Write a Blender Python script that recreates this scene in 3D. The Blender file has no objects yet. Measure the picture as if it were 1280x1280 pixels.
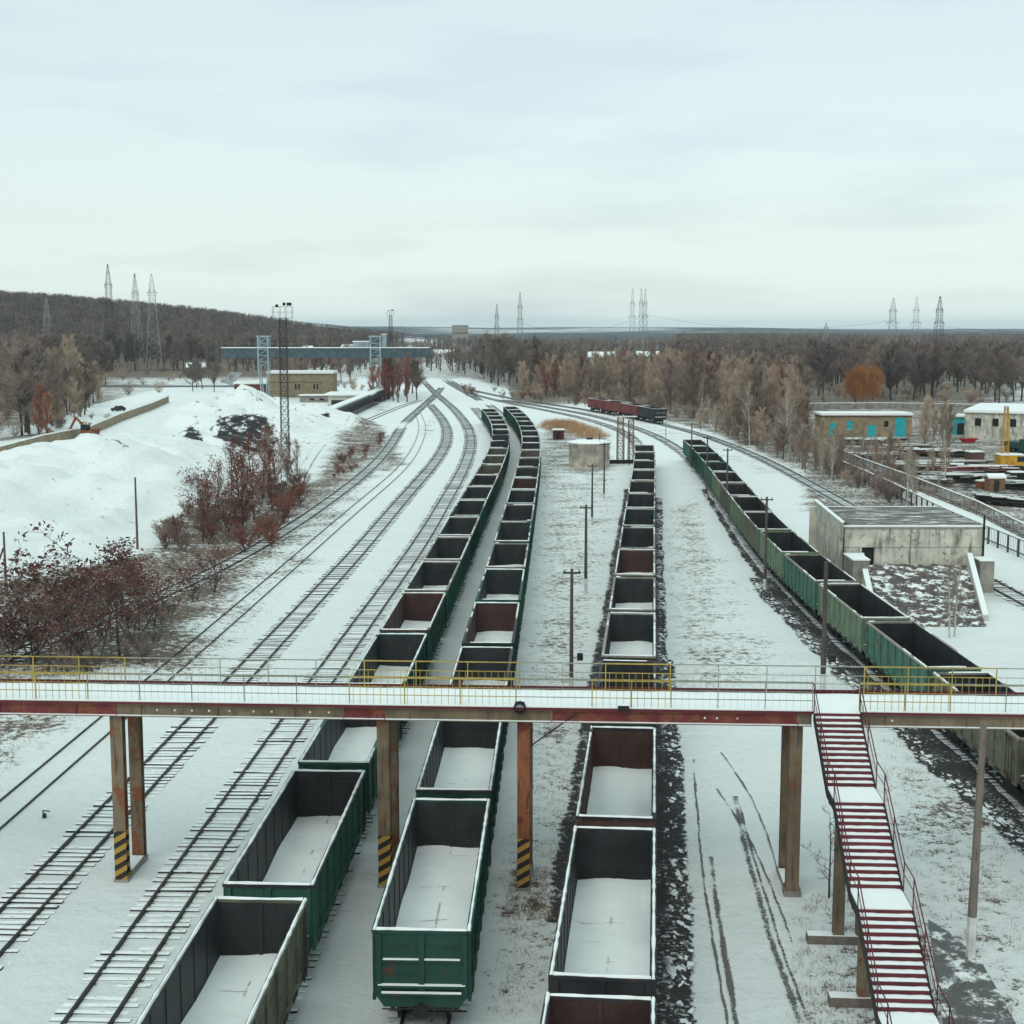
import bpy, math, random
import numpy as np
R = math.radians
random.seed(7); np.random.seed(7)
SC = bpy.context.scene
COL = SC.collection

# ------------------------------------------------------------------ camera
CAMZ, PITCH, F = 22.4, math.atan(230/1800), 1800.0
cd = bpy.data.cameras.new('camera'); cam = bpy.data.objects.new('camera', cd); COL.objects.link(cam)
cam.location = (0, 0, CAMZ); cam.rotation_euler = (math.pi/2 - PITCH, 0, 0)
cd.sensor_width = 36; cd.sensor_height = 36; cd.lens = F/1280*36; cd.clip_start = .5; cd.clip_end = 40000
SC.camera = cam
SC.view_settings.view_transform = 'Standard'; SC.view_settings.look = 'None'
SC.view_settings.exposure = 0.11; SC.view_settings.gamma = 1.0
SC.render.engine = 'CYCLES'
SC.cycles.use_denoising = True
SC.cycles.max_bounces = 6; SC.cycles.diffuse_bounces = 3; SC.cycles.glossy_bounces = 2
SC.cycles.volume_bounces = 1; SC.cycles.transparent_max_bounces = 12
SC.cycles.use_fast_gi = False

# ------------------------------------------------------------------ world + sun
SUN_EL, SUN_AZ = R(48), R(200)      # azimuth from +Y clockwise: behind the camera, a little left
W = bpy.data.worlds.new('World'); SC.world = W; W.use_nodes = True
nt = W.node_tree; nt.nodes.clear()
def wn(t): return nt.nodes.new(t)
out = wn('ShaderNodeOutputWorld'); bg = wn('ShaderNodeBackground'); bg2 = wn('ShaderNodeBackground'); add = wn('ShaderNodeAddShader')
sky = wn('ShaderNodeTexSky'); sky.sky_type = 'NISHITA'; sky.sun_disc = False
sky.sun_elevation = SUN_EL; sky.sun_rotation = SUN_AZ; sky.air_density = 1.0; sky.dust_density = 2.0
bg.inputs[1].default_value = 0.05; nt.links.new(sky.outputs[0], bg.inputs[0])
tc = wn('ShaderNodeTexCoord'); sep = wn('ShaderNodeSeparateXYZ'); nt.links.new(tc.outputs['Generated'], sep.inputs[0])
ramp = wn('ShaderNodeValToRGB'); nt.links.new(sep.outputs[2], ramp.inputs[0])
cr = ramp.color_ramp; cr.elements[0].position = 0.0; cr.elements[0].color = (.700,.790,.760,1)
cr.elements[1].position = 1.0; cr.elements[1].color = (.63,.80,.75,1)
e = cr.elements.new(.38); e.color = (.43,.52,.49,1)
e = cr.elements.new(.7); e.color = (.52,.66,.62,1)
e = cr.elements.new(.02); e.color = (.640,.725,.695,1)
e = cr.elements.new(.07); e.color = (.550,.615,.585,1)
e = cr.elements.new(.22); e.color = (.540,.595,.560,1)
mp = wn('ShaderNodeMapping'); mp.inputs['Scale'].default_value = (3.0, 3.0, 17); nt.links.new(tc.outputs['Generated'], mp.inputs[0])
nz = wn('ShaderNodeTexNoise'); nz.inputs['Scale'].default_value = 1.6; nz.inputs['Detail'].default_value = 4; nz.inputs['Roughness'].default_value = .5
nt.links.new(mp.outputs[0], nz.inputs[0])
cmr = wn('ShaderNodeMapRange'); cmr.inputs[1].default_value = .50; cmr.inputs[2].default_value = .70; cmr.inputs[3].default_value = 0; cmr.inputs[4].default_value = .60
nt.links.new(nz.outputs[0], cmr.inputs[0])
mx = wn('ShaderNodeMix'); mx.data_type = 'RGBA'; nt.links.new(cmr.outputs[0], mx.inputs[0]); nt.links.new(ramp.outputs[0], mx.inputs[6])
mx.inputs[7].default_value = (.43,.49,.50,1)
nt.links.new(mx.outputs[2], bg2.inputs[0]); bg2.inputs[1].default_value = 1.0
nt.links.new(bg.outputs[0], add.inputs[0]); nt.links.new(bg2.outputs[0], add.inputs[1]); nt.links.new(add.outputs[0], out.inputs[0])
sd = bpy.data.lights.new('sun', 'SUN'); sd.energy = 0.7; sd.angle = R(45); sd.color = (1, .99, .95)
so = bpy.data.objects.new('sun', sd); COL.objects.link(so)
so.rotation_euler = (math.pi/2 - SUN_EL, 0, math.pi - SUN_AZ)

# ------------------------------------------------------------------ pixel -> place
CP, SP = math.cos(PITCH), math.sin(PITCH)
def G(px, py, z=0.0):
    """the point at height z seen at pixel (px, py) of the 1280 px photograph"""
    h = CAMZ - z
    zc = F*h/(CP*(py-410)) if h > 0 else 1e4
    return ((px-640)*zc/F, (zc - h*SP)/CP)
def GZ(px, py, Y):
    """x and z of the point at forward distance Y seen at the pixel"""
    t = (py-640)/F
    # yc/zc = t ; yc = h*CP - Y*SP ; zc = Y*CP + h*SP
    h = Y*(t*CP + SP)/(CP - t*SP); zc = Y*CP + h*SP
    return (px-640)*zc/F, CAMZ-h

# ------------------------------------------------------------------ material helpers
class NT:
    def __init__(s, name):
        s.m = bpy.data.materials.new(name); s.m.use_nodes = True; s.t = s.m.node_tree
        s.b = s.t.nodes['Principled BSDF']; s.b.inputs['Specular IOR Level'].default_value = .25
    def n(s, t, **k):
        nd = s.t.nodes.new('ShaderNode'+t)
        for a, v in k.items(): setattr(nd, a, v)
        return nd
    def l(s, a, b): s.t.links.new(a, b); return b
    def val(s, inp, v):
        if isinstance(v, bpy.types.NodeSocket): s.l(v, inp)
        else: inp.default_value = v
    def coord(s, kind='Object', scale=(1,1,1)):
        c = s.n('TexCoord'); m = s.n('Mapping'); m.inputs['Scale'].default_value = scale
        s.l(c.outputs[kind], m.inputs[0]); return m.outputs[0]
    def pos(s, scale=(1,1,1)):
        c = s.n('NewGeometry'); m = s.n('Mapping'); m.inputs['Scale'].default_value = scale
        s.l(c.outputs['Position'], m.inputs[0]); return m.outputs[0]
    def noise(s, co, scale, detail=4, rough=.55):
        x = s.n('TexNoise'); x.inputs['Scale'].default_value = scale; x.inputs['Detail'].default_value = detail; x.inputs['Roughness'].default_value = rough
        s.l(co, x.inputs[0]); return x.outputs[0]
    def step(s, v, a, b, lo=0, hi=1):
        x = s.n('MapRange'); x.interpolation_type = 'SMOOTHSTEP'
        s.val(x.inputs[0], v); 
        for i, q in ((1,a),(2,b),(3,lo),(4,hi)): x.inputs[i].default_value = q
        return x.outputs[0]
    def math(s, op, a, b=0.0):
        x = s.n('Math', operation=op); s.val(x.inputs[0], a); s.val(x.inputs[1], b); return x.outputs[0]
    def mix(s, f, a, b):
        x = s.n('Mix', data_type='RGBA'); s.val(x.inputs[0], f)
        for i, q in ((6,a),(7,b)):
            if isinstance(q, bpy.types.NodeSocket): s.l(q, x.inputs[i])
            else: x.inputs[i].default_value = (*q, 1)
        return x.outputs[2]
    def col(s, c):
        if isinstance(c, bpy.types.NodeSocket): s.l(c, s.b.inputs['Base Color'])
        else: s.b.inputs['Base Color'].default_value = (*c, 1)
    def rough(s, v): s.val(s.b.inputs['Roughness'], v)
    def bump(s, h, strength=.3, dist=.05):
        x = s.n('Bump'); x.inputs['Strength'].default_value = strength; x.inputs['Distance'].default_value = dist
        s.l(h, x.inputs['Height']); s.l(x.outputs[0], s.b.inputs['Normal'])
    def up(s):
        g = s.n('NewGeometry'); q = s.n('SeparateXYZ'); s.l(g.outputs['Normal'], q.inputs[0]); return q.outputs[2]
SNOW = (.84,.885,.86)
def plain(name, c, rough=.8, var=.35, scale=2.0):
    a = NT(name); co = a.coord('Object')
    nn = a.noise(co, scale, 5)
    a.col(a.mix(a.step(nn,.3,.7), tuple(v*(1-var) for v in c), tuple(min(1,v*(1+var)) for v in c))); a.rough(rough); return a.m
def paint(name, base, rust=.45, rustc=(.10,.045,.025), dirt=(.035,.033,.03), rough=.6, world=False, snowy=0.0, st=.65, ss=5.5):
    a = NT(name)
    co = a.pos() if world else a.coord('Object')
    cs = a.pos((1.2,1.2,.18)) if world else a.coord('Object', (1.6,1.6,.22))
    oi = a.n('ObjectInfo')
    tone = a.mix(a.step(a.noise(co, .9, 4), .3, .7), tuple(v*.68 for v in base), tuple(v*1.2 for v in base))
    streak = a.step(a.noise(cs, ss, 5, .6), .48, .72)
    tone = a.mix(a.step(oi.outputs['Random'], 0, 1, .0, .35), tone, tuple(min(1, v*1.5+.012) for v in base))
    c = a.mix(a.math('MULTIPLY', streak, st), tone, dirt)
    rs = a.math('ADD', a.noise(co, 1.7, 6, .65), a.math('MULTIPLY', a.math('SUBTRACT', oi.outputs['Random'], .5), .10))
    c = a.mix(a.step(rs, .72-.25*rust, .80-.22*rust), c, rustc)
    if snowy:
        f = a.math('MULTIPLY', a.step(a.up(), .6, .9), a.step(a.noise(co, 3.0, 4), .62-.35*snowy, .70-.3*snowy))
        c = a.mix(f, c, SNOW)
    a.col(c); a.rough(rough); a.bump(a.noise(co, 14, 3), .25, .02)
    return a.m
def snowmat(name, dirt=.0, speck=(.10,.08,.06), sc=1.0, world=True):
    a = NT(name); co = a.pos() if world else a.coord('Object')
    f = a.step(a.noise(co, 2.3*sc, 8, .7), .70-dirt*.3, .80-dirt*.2)
    a.col(a.mix(f, SNOW, speck)); a.rough(.75)
    a.bump(a.noise(co, 1.4*sc, 6, .6), .5, .12); return a.m
M = {}
M['snow'] = snowmat('snow')
M['snow_dirty'] = snowmat('snow_dirty', .35)
def loadmat():
    a = NT('snow_in_wagon'); co = a.coord('Object'); oi = a.n('ObjectInfo'); s = a.n('SeparateXYZ'); a.l(co, s.inputs[0])
    y = a.math('MODULO', a.math('ADD', s.outputs[1], 14.13), 1.57)
    ly = a.step(a.math('ABSOLUTE', a.math('SUBTRACT', y, .785)), .012, .05, 1, 0); lx = a.step(a.math('ABSOLUTE', s.outputs[0]), .012, .05, 1, 0)
    off = a.n('VectorMath', operation='ADD'); a.l(co, off.inputs[0]); cb = a.n('CombineXYZ'); a.l(a.math('MULTIPLY', oi.outputs['Random'], 57.0), cb.inputs[0]); a.l(a.math('MULTIPLY', oi.outputs['Random'], 31.0), cb.inputs[1]); a.l(cb.outputs[0], off.inputs[1])
    w = off.outputs[0]
    f = a.math('MULTIPLY', a.math('MAXIMUM', ly, lx), a.step(a.noise(w, .75, 3), .53, .66))
    sp = a.step(a.noise(w, 6.5, 7, .8), .70, .76); dirt = a.step(a.noise(w, .5, 4), .35, .75, 0, .22)
    c = a.mix(dirt, SNOW, (.60,.62,.60)); c = a.mix(a.math('MULTIPLY', f, .6), c, (.09,.085,.08)); c = a.mix(sp, c, (.12,.10,.09))
    a.col(c); a.rough(.8); h = a.math('SUBTRACT', a.noise(w, 1.3, 5), a.math('MULTIPLY', f, .4)); a.bump(h, .6, .12); return a.m
M['snow_load'] = loadmat()
M['green'] = paint('green_paint', (.022,.088,.060), .4, (.10,.045,.025), (.03,.032,.028), .6, False, 0, .8)
M['darkgreen'] = paint('dark_green_paint', (.012,.055,.040), .3)
M['palegreen'] = paint('faded_green_paint', (.15,.21,.135), .5, (.13,.08,.05), (.05,.05,.04), .7, False, 0, .85)
M['tealgreen'] = paint('teal_green_paint', (.055,.150,.105), .45, (.10,.06,.035), (.035,.04,.032), .6, False, 0, .85)
M['rimgrey'] = paint('grey_beige_worn_steel', (.24,.225,.19), .3, (.13,.08,.055), (.10,.09,.08))
M['olive'] = paint('olive_paint', (.12,.125,.085), .6)
M['brown'] = paint('brown_paint', (.105,.06,.048), .7)
M['redwagon'] = paint('red_brown_paint', (.19,.045,.045), .45)
M['charcoal'] = paint('charcoal_paint', (.03,.03,.033), .5)
M['inside'] = paint('sooty_steel', (.028,.031,.033), .25, (.045,.036,.03), (.018,.018,.018), .55)
M['inside_rust'] = paint('rusty_inner_steel', (.062,.032,.028), .6, (.08,.04,.03), (.028,.022,.02), .7)
M['inside_olive'] = paint('bare_olive_inner_steel', (.09,.082,.062), .5, (.08,.055,.04), (.04,.04,.035), .7)
M['iron'] = paint('dark_running_gear_iron', (.018,.017,.016), .3, (.04,.025,.018))
M['rail'] = paint('rail_steel', (.030,.024,.022), .5, (.05,.03,.022), (.02,.018,.018), .45)
M['concrete'] = paint('weathered_concrete', (.27,.255,.22), .35, (.17,.13,.10), (.11,.10,.085), .9)
M['panel'] = paint('stained_panel_concrete', (.50,.49,.41), .55, (.22,.17,.13), (.10,.085,.07), .9, True, 0, .85, 1.9)
M['lightconc'] = paint('pale_concrete', (.52,.50,.45), .2, (.27,.24,.2), (.22,.2,.17), .9)
M['rustcol'] = paint('olive_rust_column', (.17,.125,.082), .72, (.20,.075,.035), (.045,.035,.028), .7, True, 0, .8)
M['rustred'] = paint('rust_red_column', (.24,.085,.038), .7, (.12,.035,.022), (.06,.03,.02), .7, True, 0, .8)
M['maroon'] = paint('maroon_paint', (.11,.018,.026), .2, (.12,.05,.03))
M['beamred'] = paint('red_beam_paint', (.15,.028,.03), .85, (.19,.07,.035), (.05,.03,.025), .7)
M['beamolive'] = paint('olive_beam_paint', (.17,.13,.085), .3, (.15,.06,.035), (.07,.055,.04), .7)
M['yellow'] = paint('yellow_rail_paint', (.36,.27,.065), .35, (.16,.09,.04), (.14,.10,.03), .6)
M['greyrail'] = paint('grey_rail_paint', (.25,.26,.21), .3, (.15,.1,.07), (.10,.10,.08), .6)
M['pole'] = paint('dark_pole_concrete', (.085,.072,.065), .3, (.06,.05,.045), (.05,.045,.04), .9)
M['greypole'] = paint('brownish_grey_pole', (.16,.135,.115), .3, (.13,.09,.07), (.07,.06,.055), .9, True)
M['polerust'] = paint('red_brown_pole', (.12,.075,.065), .3)
M['whitewash'] = plain('whitewash', (.62,.62,.60), .9, .15)
M['lattice'] = plain('grey_galvanised_lattice', (.30,.30,.29), .6)
M['darklattice'] = plain('dark_lattice_steel', (.045,.042,.04), .6)
M['blue'] = paint('blue_grey_girder', (.065,.098,.115), .2, (.1,.08,.07), (.05,.07,.08), .6)
M['bluelight'] = paint('pale_blue_steel', (.26,.34,.37), .2, (.14,.12,.11), (.12,.15,.16), .6)
M['tan'] = paint('tan_brick_wall', (.28,.225,.145), .25, (.19,.15,.1), (.15,.12,.09), .9)
M['teal'] = plain('teal_door_paint', (.03,.36,.40), .6, .2)
M['redpaint'] = plain('bright_red_paint', (.45,.02,.04), .5, .1)
M['cranyellow'] = paint('crane_yellow', (.55,.30,.03), .2)
M['glass'] = plain('dark_glass', (.02,.022,.025), .15, .2)
M['black'] = plain('black_rubber', (.012,.012,.013), .6, .3)
M['wood'] = plain('old_wood', (.20,.11,.06), .85, .3)
M['coal'] = None
def coalmat():
    a = NT('coal_dust_ground'); co = a.pos((1,.55,1))
    nv = a.n('TexNoise'); nv.inputs['Scale'].default_value = 3.5; nv.inputs['Detail'].default_value = 4; a.l(co, nv.inputs[0])
    mxv = a.n('VectorMath', operation='MULTIPLY_ADD'); a.l(nv.outputs[1], mxv.inputs[0]); mxv.inputs[1].default_value = (.55,.55,.55); a.l(co, mxv.inputs[2])
    v = a.n('TexVoronoi'); v.inputs['Scale'].default_value = 3.1; v.inputs['Randomness'].default_value = 1; a.l(mxv.outputs[0], v.inputs[0])
    big = a.noise(a.pos(), .23, 4)
    th = a.math('SUBTRACT', v.outputs[0], a.step(big, .32, .62, .12, .44))
    blob = a.step(th, .02, .10, 1, 0)
    uv = a.n('UVMap'); sx = a.n('SeparateXYZ'); a.l(uv.outputs[0], sx.inputs[0])
    edge = a.math('MULTIPLY', a.step(sx.outputs[0], .30, .55), a.step(sx.outputs[0], .97, .80))
    fine = a.step(a.noise(a.pos(), 5, 6, .7), .53, .62)
    f = a.math('MULTIPLY', blob, edge)
    f = a.math('MAXIMUM', f, a.math('MULTIPLY', fine, a.step(big, .40, .58)))
    ed = a.step(a.math('ADD', a.noise(a.pos(), 2.6, 6, .7), a.step(sx.outputs[0], .72, 1.0, 0, .42)), .60, .68)
    a.val(a.b.inputs['Alpha'], a.math('SUBTRACT', 1.0, ed))
    a.col(a.mix(f, a.mix(a.noise(a.pos(), 9, 4), (.018,.017,.017), (.060,.056,.056)), SNOW)); a.rough(.9); a.bump(a.math('ADD', f, a.noise(a.pos(), 12, 3)), .8, .06); return a.m
M['coal'] = coalmat()
def rutmat():
    a = NT('wheel_rut_snow'); uv = a.n('UVMap'); sx = a.n('SeparateXYZ'); a.l(uv.outputs[0], sx.inputs[0])
    c = a.step(a.math('ABSOLUTE', a.math('SUBTRACT', sx.outputs[0], .5)), .05, .5, .24, -.16)
    f = a.step(a.math('ADD', a.math('ADD', a.noise(a.pos((1,.8,1)), 8, 7, .8), c), a.math('MULTIPLY', a.math('SUBTRACT', a.noise(a.pos(), .3, 4), .5), .85)), .60, .76)
    a.col((.11,.105,.10)); a.val(a.b.inputs['Alpha'], a.math('MULTIPLY', f, .78)); a.rough(.9); return a.m
M['rut'] = rutmat()
def speckmat():
    a = NT('speckled_coal_snow'); uv = a.n('UVMap'); sx = a.n('SeparateXYZ'); a.l(uv.outputs[0], sx.inputs[0])
    c = a.step(a.math('ABSOLUTE', a.math('SUBTRACT', sx.outputs[0], .5)), .15, .5, .16, -.12)
    f = a.step(a.math('ADD', a.math('ADD', a.noise(a.pos(), 2.8, 8, .75), c), a.math('MULTIPLY', a.math('SUBTRACT', a.noise(a.pos(), .16, 3), .5), .35)), .58, .66)
    a.col((.05,.048,.046)); a.val(a.b.inputs['Alpha'], f); a.rough(.9); return a.m
M['speck'] = speckmat()
def sleepermat():
    a = NT('snowy_sleeper'); co = a.pos((.9,5,1))
    bare = a.step(a.noise(co, 2.2, 5, .65), .34, .40)
    f = a.math('MULTIPLY', a.step(a.up(), .5, .8), bare)
    a.col(a.mix(f, (.038,.030,.027), SNOW)); a.rough(.9); return a.m
M['sleeper'] = sleepermat()
def bedmat(name, dirt):
    a = NT(name); uv = a.n('UVMap'); sx = a.n('SeparateXYZ'); a.l(uv.outputs[0], sx.inputs[0])
    d = a.math('ABSOLUTE', a.math('SUBTRACT', a.math('ABSOLUTE', sx.outputs[0]), .76))
    near = a.step(d, 0.05, .34, 1, 0)
    nn = a.noise(a.pos(), 3.5, 7, .7); big = a.noise(a.pos(), .12, 3)
    v = a.math('ADD', a.math('ADD', nn, a.math('MULTIPLY', near, .16)), a.math('MULTIPLY', a.math('SUBTRACT', big, .5), .35))
    f = a.step(v, .74-dirt, .84-dirt)
    a.col((.075,.062,.055)); a.val(a.b.inputs['Alpha'], f); a.rough(.9); return a.m
M['bed'] = bedmat('snowy_ballast', -.02)
M['bed_dirty'] = bedmat('dirty_snowy_ballast', .055)
def stripemat():
    a = NT('yellow_black_stripes'); g = a.n('NewGeometry'); s = a.n('SeparateXYZ'); a.l(g.outputs['Position'], s.inputs[0])
    t = a.math('ADD', a.math('MULTIPLY', s.outputs[2], 1.0), a.math('MULTIPLY', s.outputs[0], -.62))
    fr = a.math('FRACT', a.math('MULTIPLY', t, 2.15))
    k = a.step(fr, .47, .51)
    wear = a.step(a.noise(a.pos(), 5, 5, .7), .58, .68)
    c = a.mix(k, (.42,.25,.055), (.028,.025,.024)); c = a.mix(a.math('MULTIPLY', wear, .6), c, (.15,.08,.05))
    a.col(c); a.rough(.7); return a.m
M['stripe'] = stripemat()
def rubblemat():
    a = NT('broken_slab_rubble'); co = a.pos((1,1,1))
    v = a.n('TexVoronoi'); v.inputs['Scale'].default_value = 1.6; a.l(co, v.inputs[0])
    base = a.mix(v.outputs['Distance'], (.06,.055,.052), (.15,.125,.11))
    red = a.step(a.noise(co, .35, 3), .58, .64)
    base = a.mix(red, base, (.17,.115,.09))
    f = a.step(a.math('ADD', a.noise(co, 1.1, 8, .72), a.math('MULTIPLY', a.up(), .0)), .50, .57)
    a.col(a.mix(f, base, SNOW)); a.rough(.95); a.bump(v.outputs['Distance'], .8, .3); return a.m
M['rubble'] = rubblemat()
def roofmat():
    a = NT('bare_patchy_snowy_roof'); co = a.pos((.35,2.0,1))
    f = a.step(a.noise(co, .9, 8, .72), .52, .62)
    a.col(a.mix(f, (.13,.12,.11), SNOW)); a.rough(.9); return a.m
M['roof'] = roofmat()
def bark(name, c, birch=False):
    a = NT(name); co = a.coord('Object', (1,1,.3) if not birch else (1,1,2))
    nn = a.noise(co, 3, 4)
    if birch: a.col(a.mix(a.step(nn,.55,.62), (.50,.47,.42), (.08,.07,.06)))
    else: a.col(a.mix(nn, tuple(v*.6 for v in c), tuple(v*1.4 for v in c)))
    a.rough(.95); return a.m
M['bark'] = bark('dark_bark', (.075,.058,.050))
M['bark_pale'] = bark('pale_bark', (.20,.16,.125))
M['birch'] = bark('birch_bark', (0,0,0), True)
def twig(name, c):
    a = NT(name); oi = a.n('ObjectInfo')
    t = a.step(oi.outputs['Random'], 0, 1, .72, 1.32)
    x = a.n('Mix', data_type='RGBA', blend_type='MULTIPLY'); x.inputs[0].default_value = 1
    x.inputs[6].default_value = (*c, 1); a.l(t, x.inputs[7]); a.col(x.outputs[2]); a.rough(.95); return a.m
M['tw_brown'] = twig('brown_twigs', (.23,.175,.145))
M['tw_tan'] = twig('tan_twigs', (.37,.285,.215))
M['tw_grey'] = twig('grey_twigs', (.165,.14,.128))
M['tw_red'] = twig('reddish_twigs', (.20,.085,.062))
M['tw_orange'] = twig('orange_twigs', (.42,.19,.07))
M['tw_rose'] = twig('rusty_orange_twigs', (.36,.13,.08))
M['tw_pale'] = twig('pale_twigs', (.30,.26,.21))
M['leaf'] = twig('dry_brown_leaves', (.120,.052,.042))
M['leaf_red'] = twig('dry_red_leaves', (.17,.062,.042))
M['needle'] = twig('dark_pine_needles', (.022,.035,.026))
M['grass'] = twig('dry_grass_blades', (.24,.17,.10))
M['grass_orange'] = twig('orange_reed_blades', (.40,.22,.09))

# ------------------------------------------------------------------ mesh builder
class MB:
    def __init__(s): s.v = []; s.f = []; s.m = []
    def face(s, pts, mi=0):
        b = len(s.v); s.v += [tuple(p) for p in pts]; s.f.append(tuple(range(b, b+len(pts)))); s.m.append(mi)
    def box(s, x0, x1, y0, y1, z0, z1, mi=0):
        b = len(s.v)
        s.v += [(x0,y0,z0),(x1,y0,z0),(x1,y1,z0),(x0,y1,z0),(x0,y0,z1),(x1,y0,z1),(x1,y1,z1),(x0,y1,z1)]
        for q in ((0,3,2,1),(4,5,6,7),(0,1,5,4),(1,2,6,5),(2,3,7,6),(3,0,4,7)):
            s.f.append(tuple(b+i for i in q)); s.m.append(mi)
    def hexa(s, p, mi=0):
        b = len(s.v); s.v += [tuple(q) for q in p]
        for q in ((0,3,2,1),(4,5,6,7),(0,1,5,4),(1,2,6,5),(2,3,7,6),(3,0,4,7)):
            s.f.append(tuple(b+i for i in q)); s.m.append(mi)
    def tube(s, p0, p1, r0, r1=None, n=6, mi=0, cap=True):
        if r1 is None: r1 = r0
        a = np.array(p0, float); c = np.array(p1, float); d = c-a; L = np.linalg.norm(d)
        if L < 1e-6: return
        d /= L; h = np.array((0,0,1.)) if abs(d[2]) < .9 else np.array((1.,0,0))
        u = np.cross(d, h); u /= np.linalg.norm(u); w = np.cross(d, u)
        b = len(s.v); tip = r1 < 1e-4
        off = math.pi/4 if n == 4 else 0
        for k in range(n):
            t = 2*math.pi*k/n+off; s.v.append(tuple(a + r0*(math.cos(t)*u+math.sin(t)*w)))
        if tip:
            s.v.append(tuple(c))
            for k in range(n): s.f.append((b+k, b+(k+1)%n, b+n)); s.m.append(mi)
        else:
            for k in range(n):
                t = 2*math.pi*k/n+off; s.v.append(tuple(c + r1*(math.cos(t)*u+math.sin(t)*w)))
            for k in range(n): s.f.append((b+k, b+(k+1)%n, b+n+(k+1)%n, b+n+k)); s.m.append(mi)
            if cap: s.f.append(tuple(b+n+k for k in range(n))); s.m.append(mi)
        if cap: s.f.append(tuple(b+k for k in reversed(range(n)))); s.m.append(mi)
    def path(s, pts, r, n=5, mi=0):
        for a, b in zip(pts[:-1], pts[1:]): s.tube(a, b, r, r, n, mi, True)
    def mesh(s, name, mats):
        me = bpy.data.meshes.new(name); me.from_pydata(s.v, [], s.f)
        for m in (mats if isinstance(mats, (list, tuple)) else [mats]): me.materials.append(m)
        if any(s.m): me.polygons.foreach_set('material_index', s.m)
        me.update(); return me
    def build(s, name, mats, parent=None, **k):
        return link(name, s.mesh(name, mats), parent, **k)
def link(name, me, parent=None, loc=None, rz=None):
    o = bpy.data.objects.new(name, me); COL.objects.link(o)
    if parent: o.parent = parent
    if loc: o.location = loc
    if rz is not None: o.rotation_euler = (0,0,rz)
    return o
def tag(o, label=None, cat=None, group=None, kind=None):
    if label: o['label'] = label
    if cat: o['category'] = cat
    if group: o['group'] = group
    if kind: o['kind'] = kind
    return o
def thing(name, label, cat, loc=(0,0,0), rz=0, group=None):
    o = bpy.data.objects.new(name, None); COL.objects.link(o); o.empty_display_size = .5
    o.location = loc; o.rotation_euler = (0,0,rz); return tag(o, label, cat, group)
KIDS = {}
def copy_thing(root, loc, rz=0, label=None, group=None, scale=None):
    r = root.copy(); COL.objects.link(r); r.location = loc; r.rotation_euler = (0,0,rz)
    if label: r['label'] = label
    if group: r['group'] = group
    if scale: r.scale = (scale,)*3 if not isinstance(scale, tuple) else scale
    if root.name not in KIDS: KIDS[root.name] = [(c, list(c.children)) for c in root.children]
    for c, gs in KIDS[root.name]:
        d = c.copy(); COL.objects.link(d); d.parent = r
        for g in gs:
            q = g.copy(); COL.objects.link(q); q.parent = d
    return r
def smooth(o):
    o.data.polygons.foreach_set('use_smooth', [True]*len(o.data.polygons)); return o

# ------------------------------------------------------------------ terrain
def sstep(a, b, x):
    t = np.clip((x-a)/(b-a), 0, 1); return t*t*(3-2*t)
_ph = np.random.RandomState(3).uniform(0, 6.28, (24,)); _dr = np.random.RandomState(4).uniform(0, 6.28, (24,))
def wob(x, y, s):
    r = 0
    for i in range(8):
        k = s*(1.0+.55*i); r = r + np.sin(k*(x*np.cos(_dr[i])+y*np.sin(_dr[i]))+_ph[i])/(1+.5*i)
    return r/3.2
RX = [-5000,-900,-533,-425,-325,-258,-200,-133,0,9000]; RZ = [56,55,46,37,27,18,8,3,0,0]
MOUNDS = []
def mound(px, py, z, rx, ry, p=1.0): x, y = G(px, py); MOUNDS.append((x, y, z, rx, ry, p))
mound(303, 534, 9.0, 14, 16, .8); mound(262, 538, 7.0, 12, 15, .8); mound(238, 533, 4.5, 9, 12, 1)
mound(385, 532, 4.6, 17, 14, 1.0); mound(345, 540, 4.0, 14, 14, 1)
mound(345, 528, 6.0, 15, 12, .9); mound(320, 520, 6.5, 12, 12, .8); mound(303, 550, 4.6, 13, 9, .8); mound(237, 554, 3.8, 6, 7, .9); mound(268, 566, 2.2, 12, 12, .9)
mound(150, 622, 5.0, 17, 26, 1.2); mound(60, 630, 4.2, 22, 26, 1.2); mound(205, 590, 3.8, 16, 22, 1.2); mound(100, 590, 3.6, 22, 22, 1.2); mound(-60, 640, 4.4, 25, 40, 1.2)
def H(x, y):
    x = np.asarray(x, float); y = np.asarray(y, float)
    z = np.interp(x, RX, RZ)*sstep(780, 1500, y)*(1-.7*sstep(2500, 4500, y))
    z = z + (14+9*np.sin(x/1400+1.2)+5*np.sin(x/430))*sstep(4500, 8000, y)
    z = z + .5*wob(x, y, .004)*sstep(500, 900, y)*6
    m = 0*x
    fieldm = sstep(-30, -48, x)*sstep(118, 150, y)*(1-sstep(318, 345, y))*sstep(-260, -200, x)*(1-(1-sstep(-87, -74, x))*sstep(185, 215, y))
    for (cx, cy, h, rx, ry, p) in MOUNDS:
        d = np.sqrt(((x-cx)/rx)**2+((y-cy)/ry)**2)
        m = np.maximum(m, h*np.clip(1-d, 0, 1)**p if p < 1 else h*np.exp(-(d*1.35)**2)*(1-sstep(1.2,1.7,d)))
    m = np.where(m > .02, m*(1+.16*wob(x, y, .42)+.10*wob(x-9, y, .95)), 0)+fieldm*(2.4*(1-np.abs(wob(x, y, .075)))**2*.8+1.5*(1-np.abs(wob(x+40, y, .17)))**3+.8*np.abs(wob(x, y, .42))+.3*wob(x, y, .9)-.9)
    return z+m
EMBED = [G(-200,700), G(200,690), G(300,640)]
xs = np.concatenate([-np.geomspace(10000, 131, 46), np.arange(-130, 130, 1.25), np.geomspace(131, 10000, 46)])
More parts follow.
